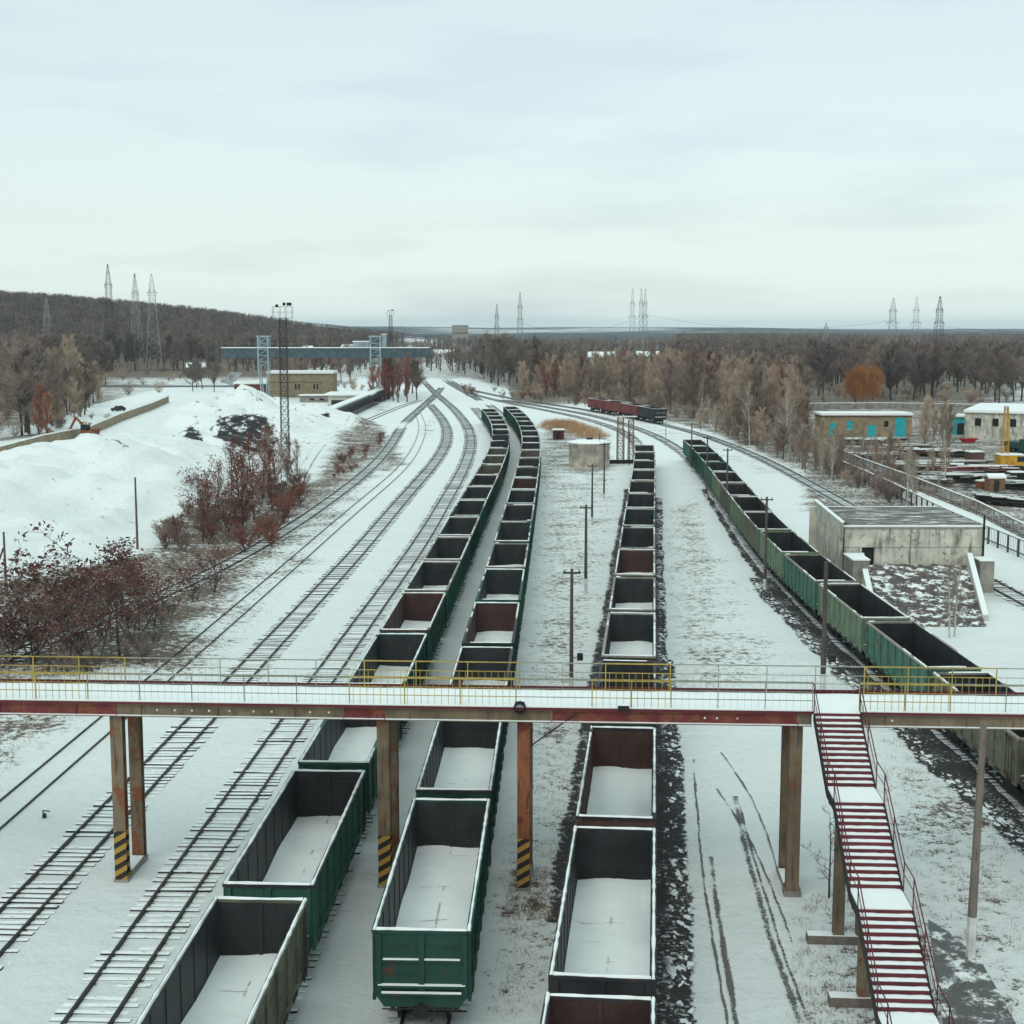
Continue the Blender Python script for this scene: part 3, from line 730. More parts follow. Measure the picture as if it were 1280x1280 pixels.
# ------------------------------------------------------------------ footbridge
BA = math.atan2(-2.2, 40.4); BO = (0, 55.35); DZ = 7.6; DW = 2.75
ub = np.array((math.cos(BA), math.sin(BA))); vb = np.array((-math.sin(BA), math.cos(BA)))
def U(px, Y=None): return (px-640)*56.7/F
fb = thing('footbridge', 'long steel footbridge with snowy deck on rusty columns across the tracks', 'footbridge', (BO[0], BO[1], 0), BA)
u0, u1 = -34, 34
m = MB(); m.box(u0, u1, .06, DW-.06, DZ-.10, DZ-.02); m.build('deck', M['iron'], fb)
a = NT('trodden_deck_snow'); co = a.pos((2.2,.4,1)); a.col(a.mix(a.step(a.noise(co, 2.1, 5, .6), .60, .80), SNOW, (.60,.62,.62))); a.rough(.8); a.bump(a.noise(a.pos(), 3, 4), .4, .05)
m = MB(); n = 136
for i in range(n+1):
    x = u0+(u1-u0)*i/n
    for j, yy in enumerate((.10, .5, 1.4, 2.3, DW-.10)): m.v.append((x, yy, DZ+.03+random.uniform(-.008,.012)-(.02 if j in (0,4) else 0)))
for i in range(n):
    for j in range(4): m.f.append((i*5+j, i*5+5+j, i*5+6+j, i*5+j+1)); m.m.append(0)
m.build('deck_snow', a.m, fb)
SU0, SU1 = (1017-640)*56.0/F, (1075-640)*56.0/F      # the stair opening
SEG = [(u0, U(137), 'beamred'), (U(137), U(428), 'beamolive'), (U(428), U(480), 'beamred'), (U(480), U(690), 'beamolive'), (U(690), U(995), 'beamred'), (U(995), SU0-.02, 'beamolive'), (SU1+.02, u1, 'beamolive')]
def ibeam(m, a, b, y0, top, d, fw=.12):
    m.box(a, b, y0-.012, y0+.012, top-d+.03, top-.03); m.box(a, b, y0-fw, y0+fw, top-.03, top); m.box(a, b, y0-fw, y0+fw, top-d, top-d+.03)
for i, (a_, b_, mt) in enumerate(SEG):
    m = MB(); ibeam(m, a_+.004, b_-.004, -.02, DZ-.105, .50)
    x = a_+1.0
    while x < b_-.3: m.box(x-.012, x+.012, -.11, -.035, DZ-.57, DZ-.14); x += 3.1
    g = m.build('girder', M[mt], fb)
    s = MB(); s.box(a_+.02, b_-.02, -.13, -.035, DZ-.572, DZ-.545)
    x = a_+.4
    s.build('flange_snow', M['snow'], g)
m = MB(); ibeam(m, u0, u1, DW+.02, DZ-.105, .50); m.build('girder', M['beamolive'], fb)
m = MB()
x = u0+1
while x < u1: m.box(x-.04, x+.04, .12, DW-.12, DZ-.32, DZ-.11); x += 2.0
m.build('cross_beams', M['iron'], fb)
m = MB()
for (a_, b_) in ((u0, SU0), (SU1, u1)): m.box(a_, b_, -.16, -.13, DZ-.10, DZ+.0); 
m.box(u0, u1, DW+.13, DW+.16, DZ-.10, DZ+.11)
m.build('kick_board', M['maroon'], fb)
m = MB()
for (a_, b_) in ((u0, SU0), (SU1, u1)): m.box(a_, b_, -.128, .09, DZ-.10, DZ-.005)
m.build('edge_plate', M['greyrail'], fb)
m = MB()
for (a_, b_) in ((u0, SU0), (SU1, u1)): m.box(a_, b_, -.11, .10, DZ-.002, DZ+.045)
m.build('edge_snow', M['snow'], fb)
# rivet heads / bolt plates on the beam with clinging snow
m = MB()
for px in (189,212,234,256,282,313,336,385,409,880,895,920,1220-170,1110):
    x = U(px); m.tube((x, -.06, DZ-.34), (x, -.034, DZ-.34), .045, n=8)
m.build('bolt_heads', M['whitewash'], fb)
def railing(v, a_, b_, colr, dense, side, top=1.10, posts=2.03):
    m = MB(); n = max(1, round((b_-a_)/posts)); r = .022 if dense else .017
    for i in range(n+1):
        x = a_+(b_-a_)*i/n; m.box(x-r, x+r, v-r, v+r, DZ-.08, DZ+top)
    m.box(a_, b_, v-r*1.05, v+r*1.05, DZ+top, DZ+top+.045)
    for zz in (.38, .72): m.box(a_, b_, v-.012, v+.012, DZ+zz, DZ+zz+.03)
    if dense:
        x = a_+.16
        while x < b_: m.box(x-.009, x+.009, v-.009, v+.009, DZ+.02, DZ+.72); x += .27
    else:
        x = a_+.16
        while x < b_: m.box(x-.0035, x+.0035, v-.0035, v+.0035, DZ+.02, DZ+.72); x += .27
    o = m.build('railing', M[colr], fb)
for v, sec in ((.0, [(u0,U(100),'yellow',1),(U(100),U(435),'greyrail',0),(U(435),U(645),'yellow',1),(U(645),U(740),'greyrail',0),(U(740),U(838),'yellow',1),(U(838),SU0,'greyrail',0),(SU1,U(1180),'yellow',1),(U(1180),u1,'greyrail',0)]),
               (DW, [(u0,U(120),'yellow',1),(U(120),U(450)*1.05,'greyrail',0),(U(450)*1.05,U(645)*1.05,'yellow',1),(U(645)*1.05,U(752)*1.05,'greyrail',0),(U(752)*1.05,U(832)*1.05,'yellow',1),(U(832)*1.05,U(1070)*1.05,'greyrail',0),(U(1070)*1.05,U(1230)*1.05,'yellow',1),(U(1230)*1.05,u1,'greyrail',0)])):
    for (a_, b_, c_, dn) in sec: railing(v, a_, b_, c_, dn, 0)
def column(uu, vv, w, mats, stripe=False, label=None, z0=0.0, top=None):
    m = MB(); h = w/2; top = top or DZ-.62; zs = 2.15 if stripe else z0
    # H section: two flanges facing the viewer's way and a web
    def sec(za, zb, mi):
        m.box(uu-h, uu+h, vv-.21, vv-.18, za, zb, mi); m.box(uu-h, uu+h, vv+.18, vv+.21, za, zb, mi); m.box(uu-.012, uu+.012, vv-.18, vv+.18, za, zb, mi)
        m.box(uu-h+.02, uu-h+.04, vv-.178, vv+.178, za, zb, mi)
    sec(zs, top, 0)
    if stripe: sec(z0, zs, 1)
    m.box(uu-h-.06, uu+h+.06, vv-.27, vv+.27, top, top+.008+.0, 0)
    o = m.build('column', [M[mats], M['stripe']], fb)
    if label: o['label'] = label
    s = MB(); s.box(uu-h-.02, uu+h+.02, vv-.27, vv-.215, top+.012, top+.05); s.build('column_cap_snow', M['snow'], o)
COLS = [(-15.95, 'rustcol', True, 'brown column with striped foot on the left'), (-5.15, 'rustcol', True, 'mottled brown column with striped foot between wagon rows'), (.45, 'rustred', True, 'orange rusted column with striped foot'), (11.15, 'rustcol', False, 'tall olive column beside the stairs')]
for uu, mt, st, lb in COLS:
    column(uu, .30, .50, mt, st, lb); column(uu+.02, DW-.30, .50, mt if uu != .45 else 'rustcol', False)
    m = MB(); m.box(uu-.12, uu+.12, .52, DW-.52, DZ-.95, DZ-.66); m.build('cross_tie', M[mt], fb)
    m = MB()
    m.box(uu-.34, uu+.34, -.02, .66, .002, .22) if uu in (11.15,) else m.box(uu-.30, uu+.30, .02, .60, .002, .10)
    m.box(uu-.30, uu+.30, DW-.62, DW-.02, .002, .20)
    for s in (-.28, .2): m.box(uu+s, uu+s+.08, .66, DW-.63, .04, .32)
    fo = m.build('foundation', M['concrete'], fb)
    if uu < -6 or uu > 2:
        s = MB(); s.box(uu-.3, uu+.3, .62, DW-.64, .325, .37); s.build('foundation_snow', M['snow'], fo)
m = MB(); m.tube((.75, .05, 6.0), (2.55, -.14, DZ-.2), .03, n=6); m.build('slanted_conduit', M['iron'], fb)
# round lamp on the deck edge
p = U(650); lamp = thing('round_signal_lamp', 'round black lamp with white face on the footbridge edge', 'lamp', tuple(BO+ub*p)+(DZ-.02,), BA)
m = MB()
for k in range(20):
    t0_, t1_ = math.pi*2*k/20, math.pi*2*(k+1)/20; q = []
    for rr, yy in ((.24,-.16),(.24,.06),(.17,.06),(.17,-.16)):
        q.append([(rr*math.cos(t), yy-.10, .02+rr*math.sin(t)) for t in (t0_, t1_)])
    for j in range(4):
        A_, B_ = q[j], q[(j+1)%4]; m.face([A_[0], A_[1], B_[1], B_[0]])
m.build('hood', M['black'], lamp)
m = MB(); m.tube((0,-.02,.02), (0,-.07,.02), .16, n=18); m.build('lens', M['whitewash'], lamp)
m = MB(); m.box(-.03, .03, -.12, .0, -.25, -.22); m.tube((0,-.12,-.24),(0,-.12,-.20), .04, n=6); m.box(-.2,.2,-.2,-.16,.225,.26); m.build('bracket', M['iron'], lamp)
for i, (px, lab) in enumerate(((779,'small floodlight with snow on it on the footbridge edge'),)):
    x = U(px); l2 = thing('floodlight', lab, 'lamp', tuple(BO+ub*x)+(DZ+.0,), BA)
    m = MB(); m.box(-.22, .22, -.36, -.18, -.04, .18); m.build('housing', M['iron'], l2)
    m = MB(); m.box(-.23, .23, -.37, -.17, .183, .23); m.build('snow_cap', M['snow'], l2)
    m = MB(); m.box(-.03, .03, -.17, .0, .0, .05); m.build('bracket', M['iron'], l2)

# stairs
su = (SU0+SU1)/2; SW_ = SU1-SU0-.04
st = thing('staircase', 'long outdoor staircase with maroon steps under snow leading down from the footbridge', 'staircase', (BO[0], BO[1], 0), BA)
RISE, RUN = .147, .268
z, v = DZ-.0, -.16; flights = []; lands = []
m = MB(); m.box(su-SW_/2, su+SW_/2, -.30, .06, DZ-.10, DZ-.02); m.build('top_landing', M['iron'], st)
m = MB(); m.box(su-SW_/2, su+SW_/2, -.32, .10, DZ-.018, DZ+.035); m.build('landing_snow', M['snow'], st)
v = -.30
for fl in range(4):
    zs, vs = z, v
    for k in range(13):
        z -= RISE; 
        s = MB(); s.box(su-SW_/2+.03, su+SW_/2-.03, v-.035, v-.0, z-.10, z+RISE-.012); s.box(su-SW_/2+.03, su+SW_/2-.03, v-RUN, v-.035, z-.05, z-.012)
        if z > .05:
            step_ = s.build('step', M['maroon'], st)
            sn = MB(); w0 = [random.uniform(-.03,.02) for _ in range(9)]
            xs_ = [su-SW_/2+.04+(SW_-.08)*q/8 for q in range(9)]
            for q in range(9): sn.v += [(xs_[q], v-.038, z-.008), (xs_[q], v-.04, z+.03+w0[q]*.4), (xs_[q], v-RUN+.01, z+.012+w0[q]*.2), (xs_[q], v-RUN+.012, z-.008)]
            for q in range(8):
                for j in range(3): sn.f.append((q*4+j, q*4+4+j, q*4+5+j, q*4+j+1)); sn.m.append(0)
            sn.build('step_snow', M['snow'], step_)
        v -= RUN
    flights.append((zs, vs, z, v)); 
    LL = 1.45
    if z > .3:
        m = MB(); m.box(su-SW_/2+.02, su+SW_/2-.02, v-LL, v, z-.10, z-.02); m.build('landing', M['maroon'], st)
        m = MB(); m.box(su-SW_/2+.03, su+SW_/2-.03, v-LL-.01, v+.02, z-.016, z+.04); m.build('landing_snow', M['snow'], st)
    lands.append((z, v, v-LL)); v -= LL
    if z < .3: break
for s in (-1, 1):
    x = su+s*(SW_/2); m = MB(); hm = MB(); prevtop = None
    for (za, va, zb, vb_) in flights:
        m.hexa([(x-.03, va, za-.30), (x+.03, va, za-.30), (x+.03, vb_, zb-.30), (x-.03, vb_, zb-.30), (x-.03, va, za-.02), (x+.03, va, za-.02), (x+.03, vb_, zb-.02), (x-.03, vb_, zb-.02)])
    for (z_, a_, b_) in lands[:-1]: m.box(x-.03, x+.03, b_+.005, a_-.005, z_-.30, z_-.02)
    m.build('stringer', M['iron'], st)
    r = .022
    for (za, va, zb, vb_), (z_, a_, b_) in zip(flights, lands):
        for hh in (1.05, .62): hm.tube((x, va, za+hh), (x, vb_, zb+hh), r if hh > 1 else .015, n=5); hm.tube((x, a_, z_+hh), (x, b_, z_+hh), r if hh > 1 else .015, n=5)
        for q in (0, .5, 1): hm.tube((x, va+(vb_-va)*q, za+(zb-za)*q), (x, va+(vb_-va)*q, za+(zb-za)*q+1.05), r, n=5)
        for q in range(1, 16): hm.tube((x, va+(vb_-va)*q/16, za+(zb-za)*q/16), (x, va+(vb_-va)*q/16, za+(zb-za)*q/16+.62), .0045, n=3)
    hm.tube((x, -.30, DZ+1.05), (x, 0, DZ+1.10), r, n=5); hm.tube((x, -.3, DZ), (x, -.3, DZ+1.05), r, n=5)
    hm.build('handrail', M['maroon'], st)
for i, (z_, a_, b_) in enumerate(lands[:-1]):
    c = (a_+b_)/2+.3; m = MB()
    for s in (-.42, .42): m.box(su+s-.2, su+s+.2, c-.16, c+.16, .32, z_-.42)
    m.box(su-SW_/2, su+SW_/2, c-.12, c+.12, z_-.42, z_-.302)
    m.build('support_post', M['rustcol'], st)
    m = MB(); m.box(su-1.55, su+1.0, c-.22, c+.22, .002, .32); fo = m.build('footing', M['greypole'], st)
    m = MB(); m.box(su-1.53, su+.98, c-.20, c+.20, .323, .35); m.build('footing_snow', M['snow'], fo)

# ------------------------------------------------------------------ poles
def pole(label, bx, by, ty, r=.14, mat='pole', white=1.2, arm=True, name='utility_pole', tip=0, lamp_=False, n=8):
    X, Y = G(bx, by); h = GZ(bx, ty, Y)[1]; g = float(H(X, Y))
    if g > .3:   # standing on a mound: keep the seen foot on its slope
        for _ in range(6): X, Y = G(bx, by, g); g = float(H(X, Y))
        h = GZ(bx, ty, Y)[1]-g
    root = thing(name, label, 'utility pole', (X, Y, g))
    m = MB(); m.tube((0,0,white if white else -.2), (tip,0,h), r, r*.68, n); m.build('shaft', M[mat], root)
    if white: m = MB(); m.tube((0,0,-.2), (0,0,white-.003), r*1.06, r*1.01, n); m.build('painted_base', M['whitewash'], root)
    if arm:
        m = MB(); m.box(-.55+tip, .55+tip, -.05, .05, h-.30, h-.20)
        for s in (-.45, .45): m.tube((s+tip,0,h-.20), (s+tip,0,h-.05), .035, n=5)
        m.build('cross_arm', M['iron'], root)
    if lamp_:
        m = MB(); m.tube((0,0,h*.28),(.5,-.1,h*.30),.03,n=5); m.box(.35,.7,-.3,.05,h*.27,h*.30+.18); m.build('lamp', M['iron'], root)
    return root
pole('thick pole with whitewashed foot standing in front of the footbridge on the right', 1213, 1197, 903, .17, 'greypole', 1.55, False, tip=.12)
pole('grey pole by the stair top with lamp and white foot', 1028, 872, 702, .17, 'pole', 1.5, False, lamp_=True)
pole('pole nearest the footbridge between second and third wagon rows', 714, 866, 711, .13, 'pole', 1.0, True, lamp_=True)
pole('pole with whitewashed foot, second beyond the footbridge', 732, 742, 631, .14, 'pole', 1.3, True)
pole('third pole beyond the footbridge, in front of the round tank', 740, 655, 580, .13, 'pole', .8, True)
pole('pole standing at the right flank of the round tank', 755, 624, 553, .12, 'pole', .8, True)
pole('pole beside the right wagon row, with pale foot', 883, 627, 545, .13, 'pole', 1.0, True)
pole('dark pole at the far end of the right wagon row', 864, 590, 528, .12, 'pole', .8, False)
pole('thin pale pole beyond the third wagon row', 832, 557, 525, .10, 'greyrail', 0, False)
pole('pole left of the right wagon row, near its middle', 908, 652, 560, .13, 'pole', 1.0, True)
pole('dark pole rising beside the bend of the right row', 956, 738, 621, .14, 'pole', 1.0, True)
pole('lone brown pole standing in the left snow field', 172, 690, 600, .13, 'polerust', 0, False)
o = pole('braced brown pole at the left edge behind the shrubs', 8, 742, 665, .13, 'polerust', 0, False)
m = MB(); m.tube((-1.6,0,-.2), (-.1,0,3.9), .09, .08, 6); m.build('brace', M['polerust'], o)
# low point machine in the left snow
X, Y = G(57, 1022); o = thing('points_lever', 'small dark points lever sticking out of the snow', 'points lever', (X, Y, 0))
m = MB(); m.box(-.12,.02,-.1,.1,0,.18); m.build('housing', M['iron'], o); m = MB(); m.tube((-.1,0,.1),(-.12,0,.34),.03,n=5); m.tube((-.12,0,.34),(.22,0,.30),.03,n=5); m.build('lever', M['iron'], o)

# lattice masts
def lattice(m, w0, w1, z0, z1, n, r, cx=0, cy=0, mi=0, br=.55):
    c = lambda z: w0+(w1-w0)*(z-z0)/(z1-z0)
    cor = ((-1,-1),(1,-1),(1,1),(-1,1))
    for a, b in cor: m.tube((cx+a*w0/2, cy+b*w0/2, z0), (cx+a*w1/2, cy+b*w1/2, z1), r, r, 4, mi)
    for k in range(n):
        za, zb = z0+(z1-z0)*k/n, z0+(z1-z0)*(k+1)/n; wa, wb = c(za)/2, c(zb)/2
        for q in range(4):
            a, b = cor[q], cor[(q+1)%4]
            m.tube((cx+a[0]*wa, cy+a[1]*wa, za), (cx+b[0]*wb, cy+b[1]*wb, zb), r*br, r*br, 3, mi, False)
            m.tube((cx+b[0]*wa, cy+b[1]*wa, za), (cx+a[0]*wb, cy+a[1]*wb, zb), r*br, r*br, 3, mi, False)
            m.tube((cx+a[0]*wb, cy+a[1]*wb, zb), (cx+b[0]*wb, cy+b[1]*wb, zb), r*br, r*br, 3, mi, False)
def light_mast(label, bx, by, ty, w, r):
    X, Y = G(bx, by); h = GZ(bx, ty, Y)[1]
    o = thing('lighting_mast', label, 'lighting mast', (X, Y, 0))
    m = MB(); lattice(m, w, w*.85, 0, h-2.2, 18, r); m.build('lattice', M['darklattice'], o)
    p = MB(); p.box(-1.6, 1.6, -.7, .7, h-2.2, h-2.1)
    for s in (-1.6, -.5, .5, 1.6):
        for q in (-.7, .7): p.tube((s, q, h-2.1), (s, q, h-.3), .05, n=4)
    for q in (-.7, .7):
        for zz in (h-.3, h-1.2): p.tube((-1.6, q, zz), (1.6, q, zz), .045, n=4)
    p.build('platform', M['lattice'], o)
    for s in (-.9, .3, .95, 1.3):
        f = MB(); f.tube((s, -.55, h-.1+.3*(s>.2)), (s+.12, -.95, h-.2+.3*(s>.2)), .20, .28, 8); f.tube((s,-.6,h-.3),(s,-.6,h),.04,n=4); f.build('floodlight', M['iron'], o)
light_mast('tall dark lattice lighting mast with floodlight platform beside the snow heaps', 357, 578, 381, 1.3, .062)
light_mast('distant lattice lighting mast with platform beyond the blue gantry', 489, 470, 388, 1.6, .10)

PROT = {}
def pylon(label, bx, ty, Y, w, style=0, group='transmission towers on the horizon'):
    X, _ = GZ(bx, 430, Y); h = GZ(bx, ty, Y)[1]; g = float(H(X, Y)); h -= g
    o = thing('transmission_tower', label, 'transmission tower', (X, Y, g), random.uniform(-.25,.25), group)
    m = MB(); r = .11 if Y < 1000 else .15
    lattice(m, w, w*.42, 0, h*.62, 7, r); lattice(m, w*.42, w*.34, h*.62, h*.82, 4, r*.9); lattice(m, w*.34, .3, h*.82, h, 3, r*.8)
    m.build('lattice', M['lattice' if style != 2 else 'darklattice'], o)
    for zz, a in ((h*.62, w*.42), (h*.80, w*.30)):
        c = MB(); c.tube((-a, 0, zz), (a, 0, zz), r*1.6, n=4); c.tube((-a, 0, zz), (0, 0, zz+1.6), r, n=4); c.tube((a, 0, zz), (0, 0, zz+1.6), r, n=4)
        for s in (-1, 1): c.tube((s*a*.92, 0, zz), (s*a*.92, 0, zz-1.8), .12, n=4)
        c.build('cross_arm', M['lattice' if style != 2 else 'darklattice'], o)
    return np.array((X, Y, g+h*.62-1.8)), w*.57
Lp = [pylon('tall dark tower on the left, first of the three near the hill', 138, 330, 820, 7.5, 2),
      pylon('pale tower on the left, middle one of the three near the hill', 171, 342, 760, 6.5),
      pylon('pale tower on the left, right one of the three near the hill', 192, 342, 800, 9)]
pylon('small pale tower standing alone against the left wood', 60, 371, 1050, 7)
Cp = [pylon('slim tower behind the trees left of the middle', 621, 380, 900, 4.2), pylon('taller slim tower just right of the small one near the middle', 650, 365, 850, 5)]
Rp = [pylon('tower above the central wood, left one of three', 790, 361, 900, 5.5), pylon('tower above the central wood, middle one of three', 801, 360, 930, 5), pylon('tower above the central wood, right one of three', 806, 361, 960, 5)]
Qp = [pylon('left tower of the row of three above the right wood', 1115, 372, 900, 9), pylon('middle tower of the row of three above the right wood', 1144, 371, 870, 7), pylon('dark right tower of the row of three above the right wood', 1173, 370, 840, 7.5, 2)]
pylon('far small tower left of the row of three', 1032, 403, 1400, 8)
def cable(label, a, b, sag, r=.06):
    m = MB(); n = 16; pts = [a+(b-a)*i/n-np.array((0,0,sag*4*(i/n)*(1-i/n))) for i in range(n+1)]
    m.path(pts, r, 3); tag(m.build('power_line', M['darklattice']), label, 'power line', 'overhead power lines')
far = lambda px, Y, z: np.array((GZ(px, 400, Y)[0], Y, z))
cable('power line from the central towers to the right towers', Rp[2][0]+(0,0,3), Qp[0][0]+(0,0,3), 7)
cable('power line between left and middle towers of the right row', Qp[0][0], Qp[1][0], 1.5)
cable('power line between middle and dark tower of the right row', Qp[1][0], Qp[2][0], 1.5)
cable('power line leaving the dark right tower out of the picture', Qp[2][0], far(1420, 800, 28), 5)
cable('power line from the slim middle towers to the central towers', Cp[1][0], Rp[0][0], 6)
cable('power line from the left towers over the hill to the middle', Lp[2][0], Cp[0][0], 9)
cable('power line coming in from the left edge', far(-120, 850, 44), Lp[0][0], 5)

# signal tower beside the tank: a cluster of thin rusty frames
X, Y = G(782, 580); h = GZ(782, 519, Y)[1]
o = thing('signal_gantry', 'rusty lattice signal gantry right of the round tank', 'signal gantry', (X, Y, 0), .1)
m = MB()
lattice(m, 1.0, .9, 0, h-.3, 8, .06, -.9, 0); lattice(m, .9, .8, 0, h-.9, 7, .055, 1.0, .8); m.build('lattice', M['rustcol'], o)
m = MB(); m.box(-2.0, 1.8, -.5, .9, h-.30, h-.16); m.build('platform', M['whitewash'], o)
m = MB(); m.box(-4.8, 1.0, -2.2, -1.9, .25, .9); m.tube((-3.9,-2.05,0),(-3.9,-2.05,.25),.08,n=5); m.tube((.2,-2.05,0),(.2,-2.05,.25),.08,n=5); m.build('trough', M['iron'], o)
m = MB()
for s, q in ((-1.4,.5),(-.2,.4),(.6,-.3)): m.tube((s, q, .0),(s, q, h*.7), .07, n=5)
m.build('posts', M['pole'], o)

# ------------------------------------------------------------------ round tank
X, Y = G(738, 586); o = thing('round_tank', 'round pale concrete tank with snow on its lid', 'tank', (X, Y+3.4, 0))
def lathe(m, prof, n=32, mi=0):
    b = len(m.v)
    for (r, z) in prof:
        for k in range(n): m.v.append((r*math.cos(6.2832*k/n), r*math.sin(6.2832*k/n), z))
    for j in range(len(prof)-1):
        for k in range(n): m.f.append((b+j*n+k, b+j*n+(k+1)%n, b+(j+1)*n+(k+1)%n, b+(j+1)*n+k)); m.m.append(mi)
m = MB(); lathe(m, [(3.30,0),(3.30,3.75),(3.45,3.75),(3.45,4.0)]); smooth(m.build('shell', paint('cream_tank_concrete', (.60,.54,.45), .2, (.32,.27,.2), (.30,.26,.2), .9, True, 0, .6, 2.0), o))
o.children[0].data.polygons.foreach_set('use_smooth', [True]*len(o.children[0].data.polygons))
m = MB(); lathe(m, [(3.5,4.002),(3.45,4.12),(2.4,4.35),(1.2,4.45),(.02,4.5)]); smooth(m.build('lid_snow', M['snow'], o))
m = MB(); m.box(-.5,.5,-.5,.5,4.3,4.75); m.tube((1.6,-1,4.2),(1.6,-1,5.4),.06,n=6); m.build('hatch', M['iron'], o)
X, Y = G(698, 549); o = thing('small_hut', 'tiny dark maroon hut left of the round tank', 'hut', (X, Y, 0))
m = MB(); m.box(-1.1,1.1,-1,1,0,1.9); m.build('wall', M['maroon'], o); m = MB(); m.box(-1.25,1.25,-1.15,1.15,1.903,2.1); m.build('roof_snow', M['snow'], o); m = MB(); m.box(-.4,.4,-1.03,-1.003,.1,1.5); m.build('door', M['iron'], o)

# ------------------------------------------------------------------ concrete bunker on the right
Yf = 123.2; zf = lambda px, py: GZ(px, py, Yf)
xl, xr = zf(1048, 700)[0], zf(1230, 700)[0]; zt = zf(1140, 658)[1]
o = thing('concrete_building', 'flat roofed grey concrete panel building behind the right wagon row', 'building', (xl, Yf, 0))
Wd = xr-xl; Dp = 14.0
m = MB()
rows = [0, 1.9, zt-2.35, zt-.25]; rows = [0, zt-3.5, zt-1.85, zt-.22]
cols_ = [.45, Wd*.49, Wd-.02]
for j in range(3):
    for i in range(2):
        if j == 1 and i == 0: continue
        m.box(cols_[i]+.02, cols_[i+1]-.02, 0, .25, rows[j]+.02, rows[j+1]-.02)
# the panel with the opening, in three pieces
oa, ob = 2.0, 3.1
m.box(cols_[0]+.02, oa, 0, .25, rows[1]+.02, rows[2]-.02); m.box(ob, cols_[1]-.02, 0, .25, rows[1]+.02, rows[2]-.02)
for j in range(3):
    for q in range(2): m.box(Wd-.25, Wd-.002, .28+q*Dp/2, q*Dp/2+Dp/2, rows[j]+.02, rows[j+1]-.02)
m.box(.3, Wd-.3, Dp-.25, Dp, 0, zt-.24)
m.build('panel_wall', M['panel'], o)
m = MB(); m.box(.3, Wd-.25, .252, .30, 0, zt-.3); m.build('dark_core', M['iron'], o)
m = MB()
for q in range(4): m.hexa([(0,-.6,q*1.45+.02),(.22,-.6,q*1.45+.02),(1.25,15.5,q*1.45+.02),(1.03,15.5,q*1.45+.02),(0,-.6,q*1.45+1.43),(.22,-.6,q*1.45+1.43),(1.25,15.5,q*1.45+1.43),(1.03,15.5,q*1.45+1.43)])
m.build('end_wall', M['panel'], o)
m = MB(); m.hexa([(-.02,-.62,5.80),(.3,-.62,5.80),(1.33,15.6,5.80),(1.0,15.6,5.80),(-.02,-.62,5.92),(.3,-.62,5.92),(1.33,15.6,5.92),(1.0,15.6,5.92)]); m.build('end_wall_snow', M['snow'], o)
m = MB(); m.box(1.3, Wd+.05, -.05, Dp+.1, zt-.215, zt-.04); m.box(.35, 1.299, -.05, .9, zt-.215, zt-.04); m.build('roof', M['concrete'], o)
m = MB(); m.box(1.31, Wd-.02, .25, Dp, zt-.037, zt-.02); m.build('roof_surface', M['roof'], o)
m = MB(); m.box(.36, Wd+.04, -.04, .22, zt-.036, zt+.09); m.box(.36,Wd+.04, Dp-.15, Dp+.06, zt-.036, zt+.04); m.build('roof_edge_snow', M['snow'], o)
m = MB(); m.tube((.30, -.15, .0), (.30, -.15, zt), .09, n=8); m.tube((Wd-.15, -.12, .0), (Wd-.15, -.12, zt+1.0), .10, n=8); m.build('drain_pipe', M['iron'], o)
# ramp with wing walls
Yr = G(1150, 783)[1]; zr = GZ(1150, 706, Yf)[1]
o = thing('rubble_ramp', 'sloping ramp of broken slabs and snow between concrete wing walls', 'ramp', (0, 0, 0))
xa, xb = zf(1072, 704)[0], zf(1207, 704)[0]; xa2, xb2 = G(1102, 783)[0], G(1232, 783)[0]
m = MB(); n1, n2 = 26, 34
for j in range(n2+1):
    for i in range(n1+1):
        t, s = j/n2, i/n1; x = (xa+(xa2-xa)*t)*(1-s)+(xb+(xb2-xb)*t)*s; y = Yf-.2+(Yr-Yf)*t
        m.v.append((x, y, zr*(1-t)**1.15+.03+random.uniform(-.07,.10)))
for j in range(n2):
    for i in range(n1): b = j*(n1+1)+i; m.f.append((b, b+n1+1, b+n1+2, b+1)); m.m.append(0)
m.build('slope', M['rubble'], o)
for (xA, xB, nm) in ((xa, xa2-.2, 1), (xb, xb2+.4, 0)):
    m = MB(); w = .45; e = 1.0
    p = [(xA, Yf-.3, 0), (xA+w, Yf-.3, 0), (xB+w, Yr+2, 0), (xB, Yr+2, 0), (xA, Yf-.3, zr+1.0), (xA+w, Yf-.3, zr+1.0), (xB+w, Yr+2, .45), (xB, Yr+2, .45)]
    m.hexa([p[3], p[2], p[1], p[0], p[7], p[6], p[5], p[4]]); ww = m.build('wing_wall', M['lightconc'], o)
    s = MB(); q = [(a[0], a[1], a[2]+.004) for a in p[4:]]; q2 = [(a[0], a[1], a[2]+.10) for a in p[4:]]
    s.hexa([q[3], q[2], q[1], q[0], q2[3], q2[2], q2[1], q2[0]]); s.build('wall_snow', M['snow'], ww)
m = MB(); xw = zf(1052, 700)[0]; m.box(xw, xa-.01, Yf-4.2, Yf-.7, 0, zr+1.05); m.box(xb+.5, xb+1.7, Yf-2.4, Yf-.4, 0, zr+.7); m.build('abutment', M['concrete'], o)
m = MB(); m.box(xw-.05, xa+.03, Yf-4.25, Yf-.7, zr+1.054, zr+1.16); m.box(xb+.45, xb+1.75, Yf-2.45, Yf-.4, zr+.704, zr+.8); m.build('abutment_snow', M['snow'], o)

